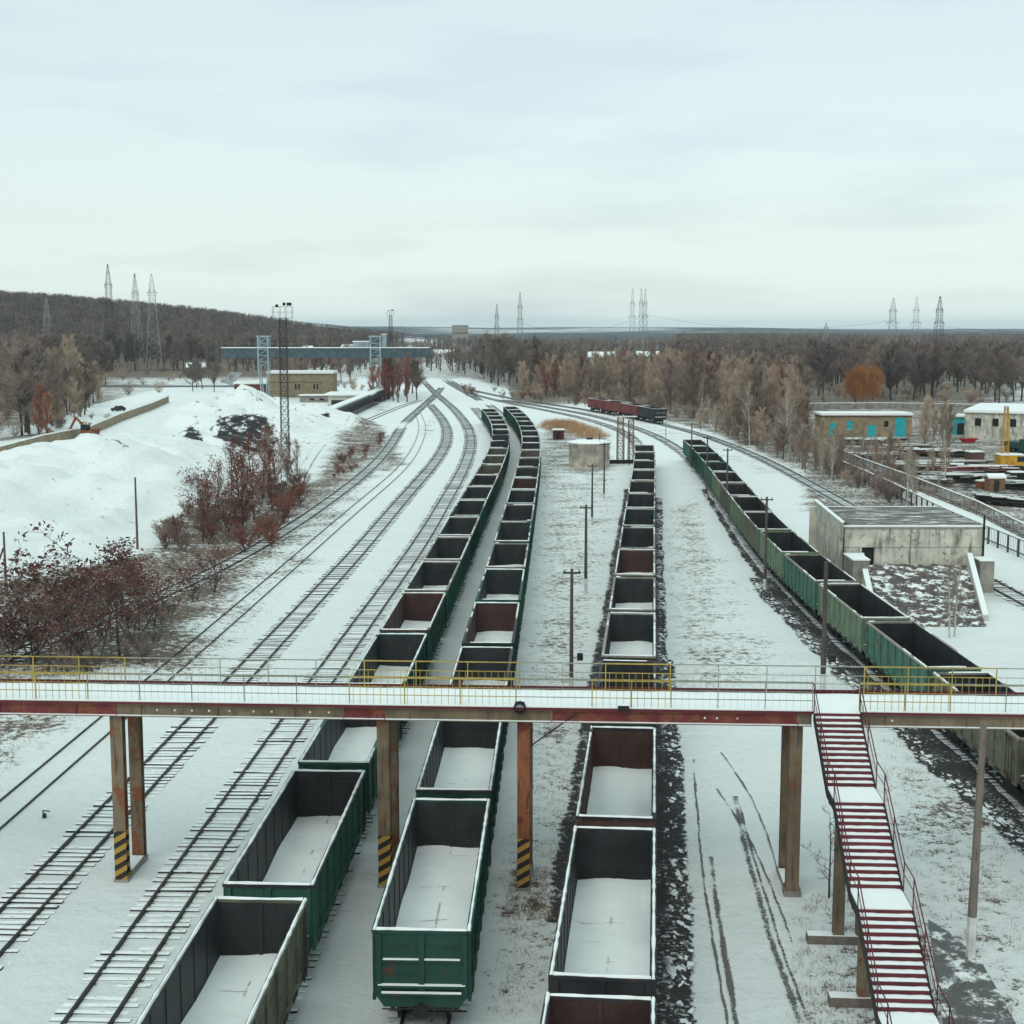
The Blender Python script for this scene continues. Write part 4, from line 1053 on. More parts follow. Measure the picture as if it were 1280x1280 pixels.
# ------------------------------------------------------------------ generic flat roofed buildings
def bldg(name, label, x0, x1, Y, depth, h, wall, holes=(), base=0, snowt=.35, rz=0, over=.3, cat='building', group=None, pitch=0, roofm='snow'):
    o = thing(name, label, cat, (x0, Y, base), rz, group); w = x1-x0
    m = MB(); m.box(0, w, 0, depth, 0, h)
    if pitch:
        m.face([(0,0,h),(w,0,h),(w,depth/2,h+pitch),(0,depth/2,h+pitch)]); m.face([(0,0,h),(0,depth/2,h+pitch),(0,depth,h)]); m.face([(w,0,h),(w,depth,h),(w,depth/2,h+pitch)])
    m.build('wall', M[wall], o)
    m = MB()
    if pitch:
        for s in (0, 1):
            ya, yb_ = (-over, depth/2) if s == 0 else (depth+over, depth/2)
            za = h-over*pitch/(depth/2)+.02
            m.hexa([(-over,ya,za),(w+over,ya,za),(w+over,yb_,h+pitch+.02),(-over,yb_,h+pitch+.02),(-over,ya,za+snowt),(w+over,ya,za+snowt),(w+over,yb_,h+pitch+snowt),(-over,yb_,h+pitch+snowt)])
    else:
        m.box(-over, w+over, -over, depth+over, h+.003, h+.15, 1); m.box(-over+.02, w+over-.02, -over+.02, depth+over-.02, h+.153, h+.15+snowt, 0)
    m.build('roof', [M[roofm], M['maroon' if wall == 'tan' else 'concrete']], o)
    for (k, a, b, z0, z1, mt) in holes:
        m = MB(); m.box(a, b, -.045, -.003, z0, z1); m.build(k, M[mt], o)
        if k == 'window': m2 = MB(); m2.box(a-.08, b+.08, -.10, -.047, z0-.12, z0-.01); m2.build('sill', M['lightconc'], o.children[-1])
    return o
# tan shed with teal doors
X, Y = G(1027, 546); X1 = G(1139, 546)[0]; s = (X1-X)/112
bldg('tan_shed', 'long tan shed with four teal doors and snowy flat roof', X, X1, Y, 7, 4.3, 'tan',
     [('door', 10*s, 17*s, .2, 2.9, 'teal'), ('window', 31*s, 38*s, 1.5, 3.3, 'teal'), ('door', 57*s, 68*s, .0, 2.4, 'teal'), ('window', 78*s, 83*s, 2.0, 3.3, 'glass'), ('door', 91*s, 105*s, .0, 4.0, 'teal')], snowt=.45)
X, Y = G(1205, 548); o = bldg('warehouse', 'large pale warehouse with snow white roof and row of small windows', X, X+60, Y, 30, 5.2, 'panel',
     [('window', 2.0+3.4*k, 3.2+3.4*k, 2.6, 4.2, 'glass') for k in range(10)], snowt=.5, rz=-.42)
X, Y = G(1190, 543); bldg('lean_to', 'teal fronted lean-to at the warehouse corner', X, X+4.6, Y, 5, 3.6, 'teal', [('door', 1, 2.4, 0, 2.4, 'iron')], rz=-.2)
X, Y = G(335, 497); X1 = G(417, 497)[0]; s = (X1-X)/82
bldg('tan_building', 'long tan two storey building with snowy roof under the blue gantry', X, X1, Y, 10, 7.6, 'tan',
     [('window', 34*s, 36*s, 2.6, 4.4, 'glass'), ('window', 38*s, 40*s, 2.6, 4.4, 'glass'), ('window', 57*s, 59*s, 2.6, 4.4, 'glass'), ('window', 61*s, 63*s, 2.6, 4.4, 'glass'), ('cornice', .3, 70*s, 4.9, 5.05, 'brown')], snowt=.8)
X, Y = G(284, 498); X1 = G(331, 498)[0]; bldg('red_wall_shed', 'low shed with red wall and snowy roof behind the snow heap', X, X1, Y+12, 8, 4.0, 'beamred', [('door', 3, 5, 0, 2.6, 'iron')], snowt=.7)
X, Y = G(410, 508); X1 = G(462, 508)[0]; bldg('open_shelter', 'pale low shelter with broad snowy roof beside the ramp', X, X1, Y, 12, 3.0, 'lightconc', [('opening', 1.0, 12.0, .0, 1.8, 'glass'), ('window', 13.5, 15.5, 1.2, 2.4, 'glass')], snowt=.6, over=.8)
X, Y = G(375, 503); X1 = G(462, 497)[0]; bldg('yard_wall_shed', 'long narrow dark shed with snowy roof in front of the tan building', X, X1-2, Y, 3, 1.9, 'concrete', [('window', 3+3*k, 4.4+3*k, .5, 1.2, 'glass') for k in range(5)], snowt=.35)

# loading ramp (long covered trestle) beside the curved siding
P0 = np.array(G(410, 535)); P1 = np.array(G(488, 497)); d = P1-P0; L = np.linalg.norm(d)
o = thing('loading_trestle', 'long dark loading trestle with snow strip on top beside the siding', 'loading ramp', (P0[0], P0[1], 0), math.atan2(d[1], d[0]))
m = MB(); m.box(0, L, 0, 3.2, 2.6, 3.2); m.box(0, L, 0, .25, .9, 2.6); m.build('deck', M['iron'], o)
m = MB(); m.box(0, L, .6, 3.0, 3.203, 3.6); m.build('deck_snow', M['snow'], o)
m = MB(); m.box(0, L, -.6, -.35, 1.2, 1.45)
x = 1
while x < L: m.box(x-.15, x+.15, -.3, -.02, 0, 2.6); m.box(x-.15, x+.15, 2.8, 3.1, 0, 2.6); x += 4.5
m.build('posts', M['pole'], o)
m = MB(); m.box(0, L, -.35, -.05, .9, 1.0); m.build('kerb', M['concrete'], o)

# blue gantry crane
Yg = G(470, 500)[1]; gx = lambda px: GZ(px, 440, Yg)[0]; gz = lambda py: GZ(400, py, Yg)[1]
o = thing('gantry_crane', 'huge blue grey gantry crane girder on two pale lattice towers', 'gantry crane', (0, Yg, 0))
xa, xb = gx(278), gx(537); zb, zt_ = gz(447), gz(435)
m = MB()
for q in (-1.5, 1.5):
    m.box(xa, xb, q-.3, q+.3, zb, zt_)
    x = xa
    while x < xb: m.box(x-.1, x+.1, q-.42, q-.302, zb+.05, zt_-.05); x += 2.4
m.build('girder', M['blue'], o)
m = MB(); m.box(xa, xb, -2.2, 2.2, zt_+.003, zt_+.22)
m.build('girder_snow', M['snow'], o)
m = MB(); x = xa
while x < xb: m.tube((x, -2.1, zt_+.1), (x, -2.1, zt_+2.2), .07, n=4); x += 4.4
m.tube((xa, -2.1, zt_+1.3), (xb, -2.1, zt_+1.3), .05, n=4); m.build('railing', M['concrete'], o)
for (pa, pb, yb_) in ((323, 337, 484), (463, 477, 500)):
    a_, b_ = gx(pa), gx(pb); zz = gz(421); m = MB(); c = (a_+b_)/2; w = b_-a_
    for q in (-1.9, 1.9):
        m.box(a_, a_+.45, q-.2, q+.2, zb-3, zz); m.box(b_-.45, b_, q-.2, q+.2, zb-3, zz)
        m.tube((a_+.2, q, zb-3), (c-.55, q, 0), .26, n=4); m.tube((b_-.2, q, zb-3), (c+.55, q, 0), .26, n=4)
        for k in range(5):
            z0 = zb-3+k*(zz-zb+3)/5; z1 = z0+(zz-zb+3)/5; m.tube((a_+.2, q, z0), (b_-.2, q, z1), .12, n=4); m.box(a_, b_, q-.15, q+.15, z1-.2, z1)
    m.box(a_-.3, b_+.3, -2.2, 2.2, zz, zz+.35); m.build('tower', M['bluelight'], o)
a_, b_ = gx(478), gx(483); m = MB(); m.box(a_, b_, -1.6, 1.6, zt_+.3, zt_+4.2); m.box(gx(442), gx(462), -1.4, 1.4, zt_+.3, zt_+1.9); m.build('trolley_cab', M['bluelight'], o)
m = MB(); m.box(gx(441.5), gx(462.5), -1.6, 1.6, zt_+1.903, zt_+2.2); m.box(a_-.2, b_+.2, -1.8, 1.8, zt_+4.203, zt_+4.4); m.build('cab_snow', M['snow'], o)

# ------------------------------------------------------------------ fences and walls
def wallrun(name, label, pts, h, t, mat, cap=True, cat='wall', pan=3.0):
    w = [np.array(G(a, b)) for a, b in pts]; o = thing(name, label, cat, (w[0][0], w[0][1], 0))
    m = MB(); s = MB(); o0 = w[0]
    for a, b in zip(w[:-1], w[1:]):
        L = np.linalg.norm(b-a); n = max(1, int(L/pan)); d = (b-a)/L; nr = np.array((-d[1], d[0]))*t/2
        for k in range(n):
            p = a-o0+d*(L*k/n+.03); q = a-o0+d*(L*(k+1)/n-.03)
            hh = h+random.uniform(-.03,.03)
            m.hexa([(*(p-nr),-.3), (*(q-nr),-.3), (*(q+nr),-.3), (*(p+nr),-.3), (*(p-nr),hh), (*(q-nr),hh), (*(q+nr),hh), (*(p+nr),hh)])
            if cap: s.hexa([(*(p-nr),hh+.004), (*(q-nr),hh+.004), (*(q+nr),hh+.004), (*(p+nr),hh+.004), (*(p-nr*.8),hh+.13), (*(q-nr*.8),hh+.13), (*(q+nr*.8),hh+.13), (*(p+nr*.8),hh+.13)])
    m.build('panels', M[mat], o)
    if cap: s.build('snow_cap', M['snow'], o)
    return o
wallrun('retaining_wall', 'low tan concrete retaining wall below the road on the left', [(-160,598),(0,572),(55,556),(110,545),(150,527),(190,512),(210,503)], 1.9, .6, 'tan')
wallrun('concrete_fence', 'long low grey fence in front of the right wood', [(1010,512),(1100,511),(1200,513),(1330,516)], 1.7, .2, 'concrete')
def postfence(label, pts, h, mat, gap=2.6, cap=True):
    w = [np.array(G(a, b)) for a, b in pts]; o = thing('post_fence', label, 'fence', (w[0][0], w[0][1], 0)); m = MB(); r = MB(); s = MB(); o0 = w[0]
    for a, b in zip(w[:-1], w[1:]):
        L = np.linalg.norm(b-a); n = max(1, int(L/gap)); d = (b-a)/L
        for k in range(n): p = a-o0+d*L*k/n; q = MB(); q.box(p[0]-.09, p[0]+.09, p[1]-.09, p[1]+.09, -.1, h); q.build('post', M[mat], o)
        for zz in (h, h*.25): r.tube((*(a-o0), zz), (*(b-o0), zz), .07, n=4)
        s.tube((*(a-o0), h+.10), (*(b-o0), h+.10), .10, n=5)
        x = 0
        while x < L: p = a-o0+d*x; r.tube((p[0], p[1], .2), (p[0], p[1], h), .025, n=3, cap=False); x += .45
    r.build('rails', M['pole'], o)
    if cap: s.build('snow_cap', M['snow'], o)
postfence('post and bar fence nearest the concrete building on the right', [(1050,590),(1110,618),(1180,655),(1235,680),(1300,708)], 1.8, 'pole')
postfence('post and bar fence on the far side of the yard road', [(1024,562),(1075,585),(1140,610),(1220,643),(1310,690)], 1.6, 'concrete')
m = MB(); rd = [(1052,588),(1120,618),(1190,655),(1300,708),(1330,700),(1225,646),(1140,611),(1080,586),(1062,580)]
m.face([(*G(a, b), .03) for a, b in rd]); tag(m.build('road', M['snow_dirty']), 'narrow snowy road between the two fences', 'road', kind='structure')
m = MB(); rd = [(-200,560),(0,548),(100,535),(160,512),(215,492),(205,487),(120,505),(60,530),(-200,545)]
m.face([(*G(a, b), .04) for a, b in rd]); tag(m.build('road', M['snow_dirty']), 'snowy road above the retaining wall on the left', 'road', kind='structure')
m = MB(); rd = [(278,478),(300,448),(312,446),(312,452),(300,470),(290,482)]
m.face([(*G(a, b), .06) for a, b in rd]); tag(m.build('road', plain('grey_wet_road', (.22,.25,.26), .5, .2, .2)), 'grey wet road passing under the gantry on the left', 'road', kind='structure')

# ------------------------------------------------------------------ vehicles and yard things
def wheelset(m, xs_, ys_, r, w):
    for x in xs_:
        for y in ys_: q = MB(); q.tube((x-w/2, y, r), (x+w/2, y, r), r, n=14); q.build('wheel', M['black'], m)
def loft(m, secs, mi=0):
    b = len(m.v); n = len(secs[0])
    for s in secs: m.v += s
    for j in range(len(secs)-1):
        for k in range(n): m.f.append((b+j*n+k, b+j*n+(k+1)%n, b+(j+1)*n+(k+1)%n, b+(j+1)*n+k)); m.m.append(mi)
    m.f.append(tuple(b+k for k in reversed(range(n)))); m.m.append(mi); m.f.append(tuple(b+(len(secs)-1)*n+k for k in range(n))); m.m.append(mi)
X, Y = G(148, 514); o = thing('parked_car', 'small dark grey car driving on the snowy road on the left', 'car', (X, Y, .05), -.5)
o.name = 'car'
m = MB(); ring = lambda y, w, z0, z1: [(-w, y, z0), (w, y, z0), (w*1.02, y, (z0+z1)/2), (w*.92, y, z1), (-w*.92, y, z1), (-w*1.02, y, (z0+z1)/2)]
loft(m, [ring(-2.1,.75,.35,.75), ring(-1.9,.85,.25,.85), ring(-.9,.87,.22,.95), ring(1.0,.87,.22,.95), ring(1.9,.85,.25,.92), ring(2.1,.78,.35,.85)]); m.build('body', M['charcoal'], o)
m = MB(); loft(m, [ring(-1.0,.80,.93,.96), ring(-.35,.70,.93,1.42), ring(.9,.70,.93,1.44), ring(1.6,.78,.93,.97)]); m.build('cabin', M['glass'], o)
m = MB(); m.box(-.6,.6,-.35,.95,1.44,1.50); m.build('roof_snow', M['snow'], o)
wheelset(o, (-.78,.78), (-1.35,1.35), .32, .2)

def excavator(label, px, py, sc, matn, rz):
    X, Y = G(px, py); o = thing('excavator', label, 'excavator', (X, Y, .03+float(H(X,Y))), rz)
    m = MB()
    for s in (-1, 1): loft(m, [[(s*1.1-.25, y, z0*sc) , (s*1.1+.25, y, z0*sc), (s*1.1+.25, y, z1*sc), (s*1.1-.25, y, z1*sc)] for y, z0, z1 in ((-1.9,.3,.6),(-1.6,.02,.85),(1.6,.02,.85),(1.9,.3,.6))])
    m.build('tracks', M['iron'], o)
    m = MB(); m.box(-1.2,1.2,-1.6,1.3,1.0,1.9); m.box(-1.1,1.1,-1.9,-1.0,1.903,2.2); m.build('body', M[matn], o)
    m = MB(); m.box(-1.15,-.15,-.4,1.25,1.903,3.0); m.build('cab', M['glass'], o)
    m = MB(); m.hexa([(.2,.6,1.95),(.55,.6,1.95),(.55,1.0,1.95),(.2,1.0,1.95),(.2,3.2,4.3),(.55,3.2,4.3),(.55,3.7,4.2),(.2,3.7,4.2)]); m.hexa([(.22,5.3,1.2),(.53,5.3,1.2),(.53,5.6,1.3),(.22,5.6,1.3),(.22,3.2,4.3),(.53,3.2,4.3),(.53,3.6,4.5),(.22,3.6,4.5)]); m.build('boom', M[matn], o)
    m = MB(); m.box(-.2,.95,5.0,5.7,.5,1.2); m.build('bucket', M['iron'], o)
excavator('rusty orange excavator beside the retaining wall', 112, 549, 1, 'rustred', 1.2)

X, Y = G(1263, 588); o = thing('crawler_crane', 'yellow mobile crane with upright lattice boom in the right yard', 'crane', (X, Y, 0))
m = MB()
for s in (-1.3, 1.3): loft(m, [[(y, s-.3, z0), (y, s+.3, z0), (y, s+.3, z1), (y, s-.3, z1)] for y, z0, z1 in ((-2.2,.3,.6),(-1.9,.02,.8),(1.9,.02,.8),(2.2,.3,.6))])
m.build('tracks', M['iron'], o)
m = MB(); m.box(-2.1,1.9,-1.5,1.5,.9,2.5); m.build('body', M['cranyellow'], o)
m = MB(); m.box(-2.15,1.95,-1.55,1.55,2.503,2.62); m.build('body_snow', M['snow'], o)
m = MB(); m.box(.5,1.8,-1.53,-1.503,1.5,2.3); m.build('cab_window', M['glass'], o)
m = MB(); hb = GZ(1255, 508, Y)[1]; lattice(m, 1.0, .5, 2.65, hb, 9, .055, -.9, .4); m.build('boom', M['cranyellow'], o)
m = MB(); m.tube((1.4,.4,2.6),(-.9,.4,hb-.2),.04,n=4); m.box(-1.1,-.3,.2,.6,4.0,4.6); m.build('hoist', M['iron'], o)
X, Y = G(1276, 566); o = thing('green_truck', 'dark green truck parked by the warehouse wall', 'truck', (X, Y, 0), .3)
m = MB(); loft(m, [ring(-2.6,1.1,.7,2.0), ring(-2.4,1.15,.5,2.5), ring(-.9,1.15,.5,2.6)]); m.build('cab', M['darkgreen'], o)
m = MB(); m.box(-1.15,1.15,-.8,3.6,.9,1.9); m.build('cargo_body', M['darkgreen'], o)
m = MB(); m.box(-.9,.9,-2.52,-2.44,1.7,2.3); m.build('windscreen', M['glass'], o)
wheelset(o, (-.95,.95), (-1.8,1.6,2.8), .5, .3)
X, Y = G(1210, 553); o = thing('red_skip', 'bright red low skip in front of the lean-to', 'skip', (X, Y, 0), .2)
m = MB(); m.hexa([(-1,-.7,.1),(1,-.7,.1),(1,.7,.1),(-1,.7,.1),(-1.6,-.9,.8),(1.6,-.9,.8),(1.6,.9,.8),(-1.6,.9,.8)]); m.build('hull', M['redpaint'], o)
m = MB(); m.box(-1.65,1.65,-.95,-.92,.7,.85); m.build('rim', M['redpaint'], o)
X, Y = G(1236, 614); bldg('wooden_hut', 'small orange brown wooden hut with snowy roof in the yard', X, X+2.2, Y, 2, 1.8, 'wood', [('door', .7, 1.4, 0, 1.5, 'iron')], snowt=.3, over=.15, pitch=.3)
# scrap stacks
def stack(name, label, px, py, n, l, mats, rz, seed):
    X, Y = G(px, py); o = thing(name, label, 'scrap pile', (X, Y, 0), rz); rs = random.Random(seed); m = MB(); s = MB()
    for k in range(n):
        x, y, z, a = rs.uniform(-l*.4, l*.4), rs.uniform(-1.2,1.2), .12+rs.random()*1.0, rs.uniform(-.3,.3); ll = rs.uniform(.4,1)*l*.5
        m.tube((x-ll*math.cos(a), y-ll*math.sin(a), z), (x+ll*math.cos(a), y+ll*math.sin(a), z+rs.uniform(-.1,.1)), rs.uniform(.08,.18), n=6)
        if z > .7: s.tube((x-ll*.9*math.cos(a), y-ll*.9*math.sin(a), z+.17), (x+ll*.9*math.cos(a), y+ll*.9*math.sin(a), z+.17), .07, n=4)
    m.build('bars', M[mats], o); s.build('snow_cover', M['snow'], o)
stack('scrap_pile', 'dark heap of rusty pipes left of the wooden hut', 1212, 603, 60, 7, 'iron', .05, 1)
stack('scrap_pile', 'brown heap of metal bars below the yellow crane', 1238, 592, 50, 6, 'brown', -.1, 2)
stack('timber_pile', 'long low pile of snowy timber in the middle of the yard', 1180, 585, 46, 12, 'pole', -.08, 3)
stack('timber_pile', 'pile of snowy timber in front of the tan shed', 1090, 556, 40, 10, 'pole', -.03, 4)
stack('timber_pile', 'thin heap of snowy planks right of the tan shed', 1165, 570, 36, 9, 'brown', .05, 5)
stack('scrap_pile', 'row of stacked dark beams beside the right fence', 1275, 612, 30, 5, 'black', -.5, 6)

for i, (px, py, n, l, mt, rz_, lb) in enumerate([(1105,575,26,8,'pole',.2,'small pile of snowy beams below the tan shed'),(1150,588,30,7,'brown',-.2,'rusty metal heap near the middle of the yard'),(1195,572,26,6,'iron',.1,'dark metal heap in front of the lean-to'),
    (1262,632,34,6,'iron',-.6,'black iron heap beside the far yard fence'),(1225,592,40,7,'redwagon',.0,'red brown pipes left of the yellow crane'),(1180,600,30,9,'black',-.15,'long dark beam stack in the yard, left of the pipe heap'),(1250,605,24,5,'pole',.3,'snowy plank pile right of the wooden hut'),(1130,563,24,7,'brown',.0,'brown plank pile at the tan shed door'),(1160,606,22,6,'pole',-.5,'snowy beams beside the post fence')]):
    stack('yard_pile', lb, px, py, n, l, mt, rz_, 40+i)
def crate(label, px, py, w, h, mt, rz_):
    X, Y = G(px, py); o = thing('yard_crate', label, 'crate', (X, Y, 0), rz_); m = MB(); m.box(-w/2, w/2, -w*.35, w*.35, 0, h)
    for q in (-w/2, 0, w/2-.08): m.box(q, q+.08, -w*.35-.05, -w*.35-.002, 0, h)
    m.build('box', M[mt], o); m = MB(); m.box(-w/2-.03, w/2+.03, -w*.35-.06, w*.35+.03, h+.003, h+.16); m.build('snow_cap', M['snow'], o)
for a_ in ((1218,575,2.6,1.4,'brown',.2,'brown crate with snow on top left of the yellow crane'),(1196,590,2.0,1.2,'pole',-.3,'grey crate between dark heaps in the yard'),(1228,610,1.6,1.0,'rustred',.5,'rusty box just left of the wooden hut'),(1270,604,2.2,1.6,'black',.1,'black box at the right picture edge below the crane'),(1140,570,2.2,1.3,'tan',.0,'tan crate right of the tan shed')):
    crate(a_[6], *a_[:6])

# distant houses
def house(label, px, py, w, h, wall, rz=0, win=3, Y=None, cat='house'):
    if Y is None: X, Y = G(px, py)
    else: X = GZ(px, py, Y)[0]
    g = float(H(X, Y))
    return bldg('house', label, X-w/2, X+w/2, Y, w*.7, h, wall, [('window', w*(k+.7)/(win+.6), w*(k+1.0)/(win+.6), h*.4, h*.75, 'glass') for k in range(win)], base=g, snowt=.5, pitch=h*.5, over=.5, rz=rz)
hl = [('pale house with snowy roof far beyond the gantry, highest on the slope', 520, 424, 12, 5, 'lightconc', 900), ('small tan house with snowy roof right of the gantry end', 492, 430, 13, 4.5, 'tan', 850),
      ('low white house with broad snowy roof above the junction', 558, 424, 15, 4, 'whitewash', 1000), ('grey house at the edge of the far village', 380, 415, 14, 5, 'concrete', 1050),
      ('brown house low on the left hill', 435, 412, 12, 5, 'brown', 1150), ('white walled house among trees over the central wood', 755, 438, 16, 5, 'whitewash', 820),
      ('pale house behind the central wood towards the right', 815, 432, 15, 5, 'lightconc', 830), ('small house in the clearing left of the junction', 245, 448, 9, 3.5, 'tan', 700),
      ('white house with dark windows beyond the right tracks', 905, 437, 16, 5, 'whitewash', 850), ('grey farmhouse behind the willow', 1000, 441, 14, 4.5, 'concrete', 780),
      ('long white farm building on the right behind trees', 985, 456, 22, 4.5, 'lightconc', 600), ('long snow roofed stable left of the willow', 935, 458, 24, 4, 'concrete', 560)]
for (lb, px, py, w, h, wl, Y) in hl: house(lb, px, py, w, h, wl, random.uniform(-.4,.4), 3, Y)
X = GZ(575, 410, 1800)[0]; g = float(H(X, 1800)); bldg('apartment_block', 'pale long apartment block standing on the horizon', X-10, X+10, 1800, 10, GZ(575,406.5,1800)[1]-g, 'concrete', [('window', 1+2.4*k, 2.3+2.4*k, 12+0*k, 14, 'glass') for k in range(8)], base=g, snowt=.4)

# ------------------------------------------------------------------ trees
def grow(seed, h, spread=.35, nb=14, tw=60, kind='tree', thick=1.0, start=.25, lift=.6, r0=None):
    rs = np.random.RandomState(seed); tr = MB(); cr_ = MB(); r0 = r0 or h*.016*thick
    def wobline(p, d, L, n, jit, up):
        pts = [p]
        for i in range(n):
            d = d+rs.uniform(-jit, jit, 3)+np.array((0,0,up)); d = d/np.linalg.norm(d); p = p+d*L/n; pts.append(p)
        return pts
    stems = []
    ns = 1 if kind != 'shrub' else 5
    for s in range(ns):
        d = np.array((0,0,1.)) if ns == 1 else np.array((rs.uniform(-.45,.45), rs.uniform(-.45,.45), 1.))
        hh = h*(1 if ns == 1 else rs.uniform(.65,1)); base = np.array((0,0,-.3)) if ns == 1 else np.array((rs.uniform(-.3,.3)*h*.1, rs.uniform(-.3,.3)*h*.1, -.2))
        pts = wobline(base, d/np.linalg.norm(d), hh, 7, .06, .02); stems.append(pts)
        for i in range(7):
            ra, rb = r0*(1-i/7.6)/(1 if ns == 1 else 1.8), r0*(1-(i+1)/7.6)/(1 if ns == 1 else 1.8); tr.tube(pts[i], pts[i+1], ra, rb, 6, 0, False)
    twl = []
    for pts in stems:
        for b in range(nb if ns == 1 else max(3, nb//2)):
            t = start+(1-start)*((b+.5)/nb if ns == 1 else rs.uniform(0,1)); t = min(.97, t); q = t*7; i = min(6, int(q)); p = np.array(pts[i])+(np.array(pts[i+1])-pts[i])*(q-i)
            a = rs.uniform(0, 6.283) ; L = h*spread*(1.15-.75*abs(t-.45)/.6)*rs.uniform(.7,1.15)
            if kind == 'willow': L = h*.52*math.sqrt(max(.05, 1-(max(0, t-.4)/.62)**2))*rs.uniform(.75,1.0)
            d = np.array((math.cos(a), math.sin(a), lift*rs.uniform(.6,1.4))); d /= np.linalg.norm(d)
            lp = wobline(p, d, L, 4, .16, .10 if kind != 'willow' else -.02); rb0 = r0*.38*(1.1-t*.6)
            for k in range(4): tr.tube(lp[k], lp[k+1], rb0*(1-k/4.6), rb0*(1-(k+1)/4.6), 4, 0, False)
            twl.append((lp, L, rb0))
    n_each = max(1, tw//max(1, len(twl)))
    tips = []
    for lp, L, rb0 in twl:
        for k in range(n_each):
            t = rs.uniform(.15, 1)*4*.999; i = int(t); p = lp[i]+(lp[i+1]-lp[i])*(t-i)
            dd = lp[i+1]-lp[i]; dd = dd/np.linalg.norm(dd)*.55+rs.uniform(-1,1,3)*.75+np.array((0,0,.35 if kind != 'willow' else -.9)); dd /= np.linalg.norm(dd)
            l1 = L*rs.uniform(.22,.5) if kind != 'willow' else h*rs.uniform(.2,.45)
            r = max(.012, h*.0017)*thick*rs.uniform(.7,1.4)
            if kind == 'willow':
                mid = p+dd*l1*.35+rs.uniform(-.3,.3,3); end = mid+np.array((rs.uniform(-.15,.15), rs.uniform(-.15,.15), -1))*l1
                end[2] = max(end[2], .4); cr_.tube(p, mid, r, r, 3, 0, False); cr_.tube(mid, end, r, 0, 3, 0, False); continue
            end = p+dd*l1; mid = (p+end)/2+rs.uniform(-1,1,3)*l1*.08
            cr_.tube(p, mid, r*1.3, r, 3, 0, False); cr_.tube(mid, end, r, 0, 3, 0, False); tips.append(end)
            for _ in range(2):
                d2 = dd+rs.uniform(-.8,.8,3)+np.array((0,0,.2)); d2 /= np.linalg.norm(d2); q = p+(end-p)*rs.uniform(.3,.9); cr_.tube(q, q+d2*l1*.5, r*.8, 0, 3, 0, False)
    return tr, cr_, tips, rs
def add_leaves(cr_, tips, rs, n, s, clump):
    for p in tips:
        for _ in range(n):
            c = p+rs.normal(0, clump, 3); a = rs.uniform(-1,1,3); b = rs.uniform(-1,1,3); a = a/np.linalg.norm(a)*s*rs.uniform(.6,1.4); b = b/np.linalg.norm(b)*s*rs.uniform(.5,1)
            cr_.face([c-a, c+b, c+a, c-b], 1)
TREES = {}
def treeproto(key, seed, h, bark_, tw_, **k):
    lv = k.pop('leaves', None); leafm = k.pop('leafm', 'leaf')
    tr, cr_, tips, rs = grow(seed, h, **k)
    if lv: add_leaves(cr_, tips, rs, *lv)
    TREES.setdefault(key, []).append((tr.mesh('trunk', M[bark_]), cr_.mesh('crown', [M[tw_], M[leafm]]), h))
for s in range(4): treeproto('forest', 10+s, 15, 'bark', 'tw_brown', spread=.36, nb=24, tw=1300, thick=1.25, start=.24)
for s in range(2): treeproto('forestgrey', 20+s, 16, 'bark', 'tw_grey', spread=.36, nb=24, tw=1300, thick=1.3, start=.24)
for s in range(3): treeproto('tan', 30+s, 12, 'bark_pale', 'tw_tan', spread=.27, nb=26, tw=1500, thick=.95, start=.07, lift=1.2)
for s in range(2): treeproto('reddish', 40+s, 10, 'bark', 'tw_red', spread=.25, nb=20, tw=1000, thick=1.1, start=.08, lift=1.3)
for s in range(2): treeproto('orange', 50+s, 9, 'bark', 'tw_rose', spread=.24, nb=18, tw=900, thick=1.2, start=.10, lift=1.3)
for s in range(2): treeproto('birch', 60+s, 11, 'birch', 'tw_pale', spread=.22, nb=18, tw=420, thick=.8, start=.25, lift=1.5)
for s in range(4): treeproto('leafy', 70+s, 7.5, 'bark', 'tw_brown', spread=.36, nb=13, tw=190, thick=.7, start=.12, lift=.8, leaves=(7,.10,.17), kind='shrub' if s else 'tree')
for s in range(3): treeproto('leafyred', 80+s, 8.5, 'bark', 'tw_red', spread=.22, nb=18, tw=340, thick=.8, start=.10, lift=1.4, leaves=(4,.075,.25), leafm='leaf_red')
for s in range(3): treeproto('shrub', 90+s, 3.2, 'bark', 'tw_brown', kind='shrub', spread=.45, nb=10, tw=420, thick=1.1, start=.15, lift=.8)
for s in range(2): treeproto('redshrub', 95+s, 2.6, 'bark', 'tw_red', kind='shrub', spread=.45, nb=10, tw=420, thick=1.2, start=.1, lift=.8)
for s in range(3): treeproto('underbush', 120+s, 3.5, 'bark_pale', 'tw_tan' if s else 'tw_brown', kind='shrub', spread=.45, nb=12, tw=420, thick=.9, start=.05, lift=.9)
treeproto('willow', 99, 10, 'bark', 'tw_orange', kind='willow', spread=.5, nb=56, tw=3600, thick=.8, start=.40, lift=.45)
for s in range(1): treeproto('bareblack', 101, 4.6, 'bark', 'tw_grey', spread=.30, nb=14, tw=120, thick=.75, start=.22, lift=.5)
def pinemesh(seed, h):
    rs = np.random.RandomState(seed); tr = MB(); tr.tube((0,0,-.3), (0,0,h), h*.016, .02, 6); cr_ = MB()
    for k in range(700):
        t = rs.uniform(.15, 1)**.9; z = h*t; r = h*.20*(1-t)**.8+.2; a = rs.uniform(0, 6.28); rr = r*rs.uniform(.3,1)
        p = np.array((rr*math.cos(a), rr*math.sin(a), z-.15*rr)); d = np.array((math.cos(a), math.sin(a), -.25))*rs.uniform(.3,.8); u = np.array((-math.sin(a), math.cos(a), rs.uniform(-.3,.3)))*.18
        cr_.face([p-u, p+d, p+u, p-d*.4], 0)
    return tr, cr_
